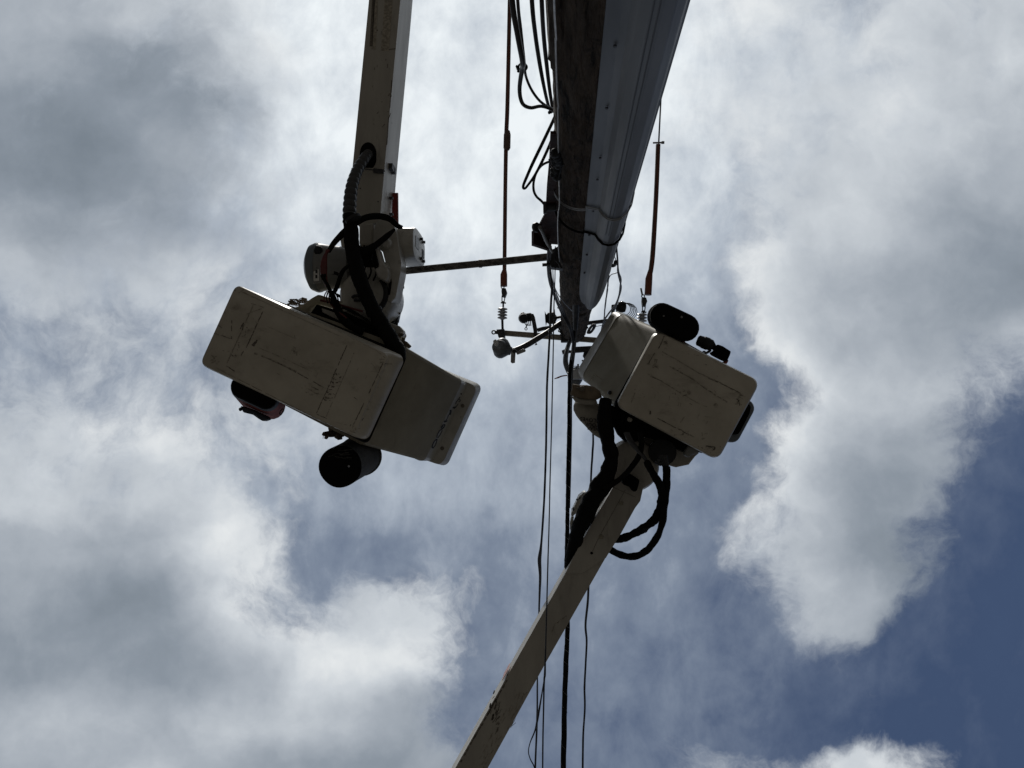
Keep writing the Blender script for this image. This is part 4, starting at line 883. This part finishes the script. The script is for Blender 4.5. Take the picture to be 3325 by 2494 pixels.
# hoses of the right lift
corr([(1968, 1296), (1963, 1330), (1962, 1370), (1970, 1415), (1980, 1455), (1984, 1490), (1976, 1530), (1958, 1565), (1935, 1600), (1914, 1640), (1896, 1680), (1878, 1725), (1862, 1775), (1850, 1820), (1840, 1855)], [5.45, 5.4, 5.4, 5.45, 5.6, 5.8], [40, 46, 47, 46, 46, 48, 50, 56, 60, 60, 58, 50, 38, 26, 10], 'hose_sleeve', lr, m_blk, .055, .04, 18, .30)
mb = MB(); mb.prism([(1935, 1630), (1942, 1652), (1925, 1700), (1905, 1708), (1890, 1690), (1905, 1640)], 5.6, .1); mb.build('sleeve_cover', m_blk, lr, bevel=.02)
MB().tube(path([(2078, 1405), (2083, 1440), (2076, 1478), (2054, 1512), (2024, 1546), (1990, 1572), (1960, 1590)], [5.4, 5.35]), [M(w, 5.4)/2 for w in (17, 18, 19, 18, 17, 18, 18)], 0, 12, sub=5, wob=.08).build('hose_loop', m_blk, lr)
mb = MB()
for k in range(4): mb.tube(path([(2028+k*4, 1404), (2040+k*4, 1430), (2062+k*3, 1455), (2088+k*2, 1484), (2104, 1505)], 5.36+.012*k), .009, 0, 8, sub=4, wob=.2)
mb.each('bare_hose', m_cable, lr)
corr([(2098, 1498), (2110, 1520), (2126, 1548), (2142, 1580), (2152, 1612), (2147, 1645), (2130, 1680), (2100, 1708), (2060, 1732), (2020, 1748), (1985, 1752), (1950, 1748)], [5.36, 5.33, 5.3, 5.3, 5.32, 5.36, 5.43, 5.52, 5.63, 5.72, 5.79, 5.82], [17, 22, 25, 28, 30, 28, 26, 26, 25, 24, 24, 24], 'hose_loop', lr, m_blk, .045, .09, 14, .34)
corr([(2164, 1516), (2165, 1550), (2162, 1590), (2158, 1640), (2152, 1690), (2138, 1735), (2112, 1775), (2080, 1800), (2045, 1808), (2010, 1800), (1980, 1784), (1950, 1765)], [5.36, 5.34, 5.32, 5.32, 5.34, 5.4, 5.47, 5.55, 5.64, 5.72, 5.79, 5.82], [24, 24, 24, 22, 21, 21, 21, 21, 21, 22, 22, 22], 'hose_loop', lr, m_blk, .045, .05, 14, .22)
mb = MB()
for k in range(4): mb.tube(path([(2140+k*7, 1478), (2146+k*6, 1496), (2156+k*4, 1516)], 5.38), .011, 0, 8, sub=3, wob=.2)
for x, y in ((2131, 1501), (2143, 1506), (2138, 1495)): mb.tube(path([(x-4, y), (x+5, y+2)], 5.37), .013, 0, 8)
mb.each('hose_fitting', m_dsteel, lr)
# turntable, plates
dc = W(2058, 1512, 5.62); R_ = M(60, 5.62)
mb = MB(); mb.lathe(dc, dc+Vector((0, 0, .3)), [(0, R_*.72), (.08, R_*.92), (.25, R_), (.9, R_), (1, R_*.94)], 0, 40); mb.build('turntable_drum', m_boom, lr)
mb = MB(); mb.tube([dc+Vector((math.cos(math.radians(a))*R_*1.1-.02, math.sin(math.radians(a))*R_*1.1-.02, .1)) for a in range(170, 300, 9)], .02, 0, 10, sub=2); mb.build('drum_band', m_greymot, lr)
mb = MB(); mb.prism([(2040, 1450), (2078, 1420), (2120, 1418), (2165, 1432), (2231, 1458), (2272, 1470), (2258, 1482), (2237, 1509), (2195, 1518), (2160, 1508), (2135, 1492), (2136, 1525), (2122, 1557), (2097, 1568), (2084, 1560), (2090, 1520), (2060, 1490)], 5.72, .08)
mb.build('mount_plate', m_boom, lr, bevel=.012)
mb = MB(); mb.prism([(2020, 1552), (2050, 1540), (2078, 1560), (2070, 1590), (2066, 1597), (2056, 1597), (2045, 1582), (2022, 1572)], 5.50, .12); mb.build('pivot_block', m_void, lr, bevel=.012)
p = W(2153, 1468, 5.55); mb = MB(); mb.lathe(p, p+Vector((0, 0, .14)), [(0, M(22, 5.55)), (.1, M(31, 5.55)), (.5, M(31, 5.55)), (1, M(20, 5.55))], 0, 30); mb.build('swivel_cap', m_black, lr)
mb = MB(); mb.prism([(2226, 1463), (2235, 1447), (2262, 1452), (2272, 1466), (2262, 1474), (2247, 1476), (2238, 1487), (2222, 1478)], 5.5, .1); mb.build('hinge', m_greymot, lr, bevel=.015)
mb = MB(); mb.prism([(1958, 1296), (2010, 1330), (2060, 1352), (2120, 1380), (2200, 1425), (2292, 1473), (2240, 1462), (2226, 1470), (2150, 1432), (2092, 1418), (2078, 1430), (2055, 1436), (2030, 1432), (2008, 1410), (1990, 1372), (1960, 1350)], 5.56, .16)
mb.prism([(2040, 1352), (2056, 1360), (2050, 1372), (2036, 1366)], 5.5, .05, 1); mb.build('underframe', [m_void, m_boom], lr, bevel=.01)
# bucket right
pr = [(2130, 1070), (2470, 1238), (2330, 1497), (1996, 1317)]
H_R = 5.35
def rr_(c, h, r, n=7): return ring4(pxs(c, h), r, n)
mb = MB(); mb.loft([rr_(inset(pr, .955), H_R, .06), rr_(inset(pr, .98), H_R+.006, .07), rr_(inset(pr, .995), H_R+.025, .075), rr_(pr, H_R+.06, .078), rr_([(2126, 1070), (2455, 1234), (2318, 1490), (1996, 1318)], H_R+.17, .07)])
hr = lambda x, y: H_R; mb.ragged = True
for pts, w, m_ in [([(2157, 1090), (2146, 1118), (2138, 1132)], 3, 1), ([(2126, 1146), (2115, 1165), (2104, 1182)], 2.4, 1), ([(2150, 1142), (2200, 1170), (2270, 1212), (2330, 1238), (2412, 1285)], 2.6, 2), ([(2300, 1228), (2360, 1254), (2405, 1277)], 2.2, 1),
                   ([(2175, 1190), (2240, 1225), (2300, 1268), (2360, 1305)], 4, 2), ([(2104, 1214), (2160, 1245), (2225, 1285), (2270, 1312)], 2, 2), ([(2112, 1222), (2150, 1238)], 1.6, 1), ([(2218, 1286), (2230, 1282)], 3, 1),
                   ([(2062, 1276), (2055, 1292), (2050, 1308)], 2.2, 2), ([(2135, 1358), (2180, 1382), (2230, 1408), (2260, 1422)], 1.8, 1), ([(2150, 1366), (2220, 1400)], 3, 2), ([(2210, 1372), (2222, 1355)], 2.6, 2), ([(2112, 1334), (2111, 1345)], 4, 1),
                   ([(2293, 1448), (2322, 1452), (2318, 1462)], 3.5, 1), ([(2392, 1295), (2400, 1302)], 3, 1), ([(2400, 1304), (2402, 1318)], 2, 1), ([(2118, 1190), (2132, 1176), (2130, 1168)], 2.5, 2), ([(2155, 1110), (2168, 1116)], 5, 2)]:
    mb.ribbon(pts, hr, w, m_)
for k in range(50):
    u_, v_ = rnd.uniform(.06, .94), rnd.uniform(.06, .94); x = 2130+(2470-2130)*u_+(1996-2130)*v_; y = 1070+(1238-1070)*u_+(1317-1070)*v_; a = rnd.gauss(.45, .8); l = rnd.uniform(3, 14)
    mb.ribbon([(x, y), (x+l*math.cos(a), y+l*math.sin(a))], hr, rnd.uniform(.8, 1.6), 2)
for cx, cy, n_, sx_, sy_ in ((2300, 1455, 20, 14, 6), (2160, 1115, 12, 7, 7), (2118, 1180, 14, 8, 12), (2400, 1300, 12, 5, 9), (2220, 1410, 14, 26, 8), (2215, 1280, 8, 12, 4)):
    for k in range(n_):
        x, y = rnd.gauss(cx, sx_), rnd.gauss(cy, sy_); mb.ribbon([(x, y), (x+rnd.gauss(0, 5), y+rnd.gauss(0, 4))], hr, rnd.uniform(1, 3), 2)
for x, y in ((2237, 1275), (2324, 1316)): mb.lathe(W(x, y, H_R-.004), W(x, y, H_R+.003), [(0, M(4.5, H_R)), (1, M(4.5, H_R))], 2, 12)
mb.build('bucket_floor_pan', [m_fib, m_scuff, m_faint], lr, angle=30)
x0 = [(2130, 1078), (2440, 1232), (2312, 1478), (2002, 1316)]; x1 = [(2155, 1071), (2440, 1233), (2300, 1470), (2002, 1336)]; x3 = [(2012, 1012), (2326, 1174), (2200, 1416), (1884, 1230)]
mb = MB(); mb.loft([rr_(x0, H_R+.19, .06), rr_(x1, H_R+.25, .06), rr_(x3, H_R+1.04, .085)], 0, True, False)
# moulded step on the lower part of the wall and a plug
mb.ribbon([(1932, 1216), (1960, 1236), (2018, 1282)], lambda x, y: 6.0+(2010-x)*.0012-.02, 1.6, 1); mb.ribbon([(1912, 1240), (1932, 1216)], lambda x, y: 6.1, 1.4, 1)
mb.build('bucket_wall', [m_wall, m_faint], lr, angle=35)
mb = MB(); mb.loft([rr_([(2124, 1072), (2452, 1238), (2314, 1488), (1990, 1318)], H_R+.175, .06), rr_([(2124, 1072), (2440, 1234), (2306, 1482), (1986, 1322)], H_R+.235, .06)]); mb.build('groove_shade', m_void, lr)  # groove under the wall, its shade put in as a black band
y0 = [(2006, 1006), (2320, 1168), (2196, 1420), (1876, 1226)]
mb = MB(); mb.loft([rr_(x3, H_R+1.03, .085), rr_(y0, H_R+1.10, .085), rr_([(1992, 1003), (2306, 1160), (2180, 1414), (1868, 1214)], H_R+1.16, .085), shrink(rr_(x3, H_R+1.12, .085), .94), shrink(rr_(x1, H_R+.3, .06), .93)], 0, False, True)
mb.build('bucket_rim', m_white, lr, angle=28)
mb = MB(); mb.lathe(W(1980, 1275, 5.80), W(1980, 1275, 5.9), [(0, M(4.2, 5.8)), (.4, M(5.6, 5.8)), (1, M(5.6, 5.8))], 0, 16); mb.lathe(W(1980, 1275, 5.795), W(1980, 1275, 5.81), [(0, M(2.5, 5.8)), (1, M(2.5, 5.8))], 0, 12); mb.build('drain_plug', m_dsteel, lr)

# ------------------------------------------------------------------ things on the right bucket
gb = thing('glove_bag', 'pale canvas bag with brown flap printed WEAR YOUR GLOVES, beside the smaller bucket', 'bag', W(1925, 1350, 5.6))
def puff(mb, outline, h, t, m=0, k=.86, lift_=.3):
    c = [(sum(p[0] for p in outline)/len(outline)), (sum(p[1] for p in outline)/len(outline))]
    sc = lambda s_: [(c[0]+(x-c[0])*s_, c[1]+(y-c[1])*s_) for x, y in outline]
    mb.loft([pxs(sc(.55), h-t*.50), pxs(sc(k), h-t*.36), pxs(outline, h), pxs(sc(.97), h+t*.5), pxs(sc(.6), h+t)], m)
low = [(1867, 1304), (1862, 1318), (1862, 1332), (1871, 1350), (1883, 1366), (1897, 1380), (1909, 1393), (1927, 1412), (1948, 1424), (1962, 1424), (1985, 1412), (1994, 1385), (1992, 1350), (1975, 1322), (1940, 1310), (1900, 1304)]
mb = MB(); puff(mb, low, 5.68, .10); bgo = mb.build('pouch', m_canvas, gb, angle=70)
mb = MB(); puff(mb, [(1859, 1246), (1857, 1262), (1851, 1281), (1865, 1290), (1900, 1297), (1936, 1299), (1955, 1290), (1948, 1270), (1930, 1256), (1905, 1250), (1880, 1250)], 5.58, .06); mb.lathe(W(1890, 1262, 5.535), W(1890, 1262, 5.56), [(0, M(6, 5.55)), (1, M(7, 5.55))], 1, 12)
for x, y in ((1876, 1261), (1919, 1267)): mb.lathe(W(x, y, 5.53), W(x, y, 5.56), [(0, M(2.5, 5.55)), (1, M(3, 5.55))], 1, 10)
mb.build('flap', [m_leather, m_scuff], gb, angle=70)
mb = MB(); puff(mb, [(1853, 1285), (1865, 1290), (1900, 1296), (1936, 1298), (1940, 1308), (1934, 1316), (1903, 1315), (1868, 1305)], 5.60, .05); mb.build('fold', m_canvas, gb, angle=70)
def text_mesh(s, org, xd, yd, size, name, m, parent, ext=.0015):
    cu = bpy.data.curves.new(name, 'FONT'); cu.body = s; cu.size = size; cu.extrude = ext; cu.space_character = 1.05; cu.offset = size*.018
    to = bpy.data.objects.new(name, cu); COL.objects.link(to); bpy.context.view_layer.update()
    me = bpy.data.meshes.new_from_object(to.evaluated_get(bpy.context.evaluated_depsgraph_get())); COL.objects.unlink(to); bpy.data.objects.remove(to)
    me.name = name; me.materials.clear(); me.materials.append(m)
    xd = Vector(xd).normalized(); yd = Vector(yd); yd = (yd-xd*yd.dot(xd)).normalized(); zd = xd.cross(yd)
    mt = Matrix((xd, yd, zd)).transposed()
    for v_ in me.vertices: v_.co = mt @ v_.co + org - parent['_o']
    o = bpy.data.objects.new(name, me); COL.objects.link(o); o.parent = parent['_e']; return o
for s, (x, y, sz) in zip(('GLOVES', 'YOUR', 'WEAR'), ((1949, 1362, 14), (1946, 1377, 13), (1950, 1390, 12))):
    text_mesh(s, W(x, y, 5.620), (-1, -.12, 0), (0.1, 1, 0), M(sz, 5.6)*1.25, 'printed_word', m_ink, gb)
ob = thing('tool_holster', 'black oval tool holster hanging on the upper right side of the right bucket', 'tool holster', W(2190, 1045, 5.4))
mb = MB(); mb.loft([pxs(capsule((2153, 1028), (2228, 1063), 38), 5.34), pxs(capsule((2152, 1027), (2229, 1064), 41.5), 5.35), pxs(capsule((2150, 1028), (2227, 1064), 42), 5.5), pxs(capsule((2143, 1030), (2215, 1064), 40), 5.75)]); mb.build('body', m_void, ob)
mb = MB(); q = capsule((2149, 1028), (2226, 1064), 42.5); mb.tube([W(x, y, 5.45) for x, y in q+[q[0]]], .006, 0, 6); q = capsule((2145, 1029), (2220, 1064), 41.5); mb.tube([W(x, y, 5.62) for x, y in q+[q[0]]], .006, 0, 6); mb.build('rim', m_navy, ob)
mb = MB(); mb.lathe(W(2155, 1026, 5.332), W(2155, 1026, 5.342), [(0, .004), (1, .006)], 0, 10); mb.lathe(W(2213, 1030, 5.332), W(2213, 1030, 5.342), [(0, .004), (1, .008)], 0, 10); mb.each('rivet_glint', m_greymot, ob)  # two pale discs painting the glints at the holster's holes
dr = thing('hydraulic_drill', 'black impact drill hanging in the air right of the oval holster', 'power tool', W(2320, 1130, 5.7))
Hd = 5.6
mb = MB(); mb.lathe(W(2264, 1104, Hd), W(2322, 1126, Hd), [(0, M(9, Hd)), (.06, M(12.5, Hd)), (.3, M(13.5, Hd)), (.32, M(14.5, Hd)), (.6, M(15, Hd)), (.62, M(14, Hd)), (.8, M(13, Hd)), (.92, M(8, Hd)), (1, M(5, Hd))], 0, 20, ); mb.build('motor_body', m_black, dr)
mb = MB(); mb.prism([(2318, 1124), (2332, 1118), (2348, 1124), (2374, 1141), (2371, 1152), (2362, 1172), (2345, 1165), (2316, 1150), (2310, 1142), (2322, 1136)], Hd-.04, .09); mb.build('battery_block', m_void, dr, bevel=.006)
mb = MB(); mb.tube(path([(2308, 1136), (2298, 1144), (2287, 1147)], Hd), .010, 0, 8, sub=3); mb.tube([W(2286+4*math.cos(k*.7), 1145+4*math.sin(k*.7), Hd) for k in range(10)], .006, 0, 6); mb.build('hook', m_dsteel, dr)
ty = thing('plastic_tray', 'blue grey plastic tray with dark inside on the far right edge of the smaller bucket', 'tray', W(2410, 1370, 5.6))
mb = MB(); mb.loft([pxs(capsule((2420, 1326), (2376, 1408), 26), 5.55), pxs(capsule((2420, 1326), (2376, 1408), 29), 5.56), pxs(capsule((2414, 1328), (2370, 1408), 29), 5.72)]); mb.build('shell', m_tray, ty)
mb = MB(); mb.prism([(2405, 1300), (2430, 1308), (2438, 1322), (2434, 1342), (2405, 1398), (2396, 1410), (2372, 1412), (2350, 1400), (2380, 1340)], 5.535, .014); mb.build('cavity', m_void, ty)
for i, (x, y, s_, lb) in enumerate(((2220, 1108, 1.0, 'small red tip just below the black oval holster'), (2356, 1178, 1.0, 'small red tip just below the black drill'))):
    mb = MB(); mb.tube(path([(x-12, y+6), (x-4, y+2), (x+4, y-4), (x+8, y-9)], 5.6), [.014, .016, .010, .003], 0, 8, sub=3, wob=.2)
    single(mb, 'hook_tip', m_redfab, lb, 'hook', 'red hook tips on the bucket side')
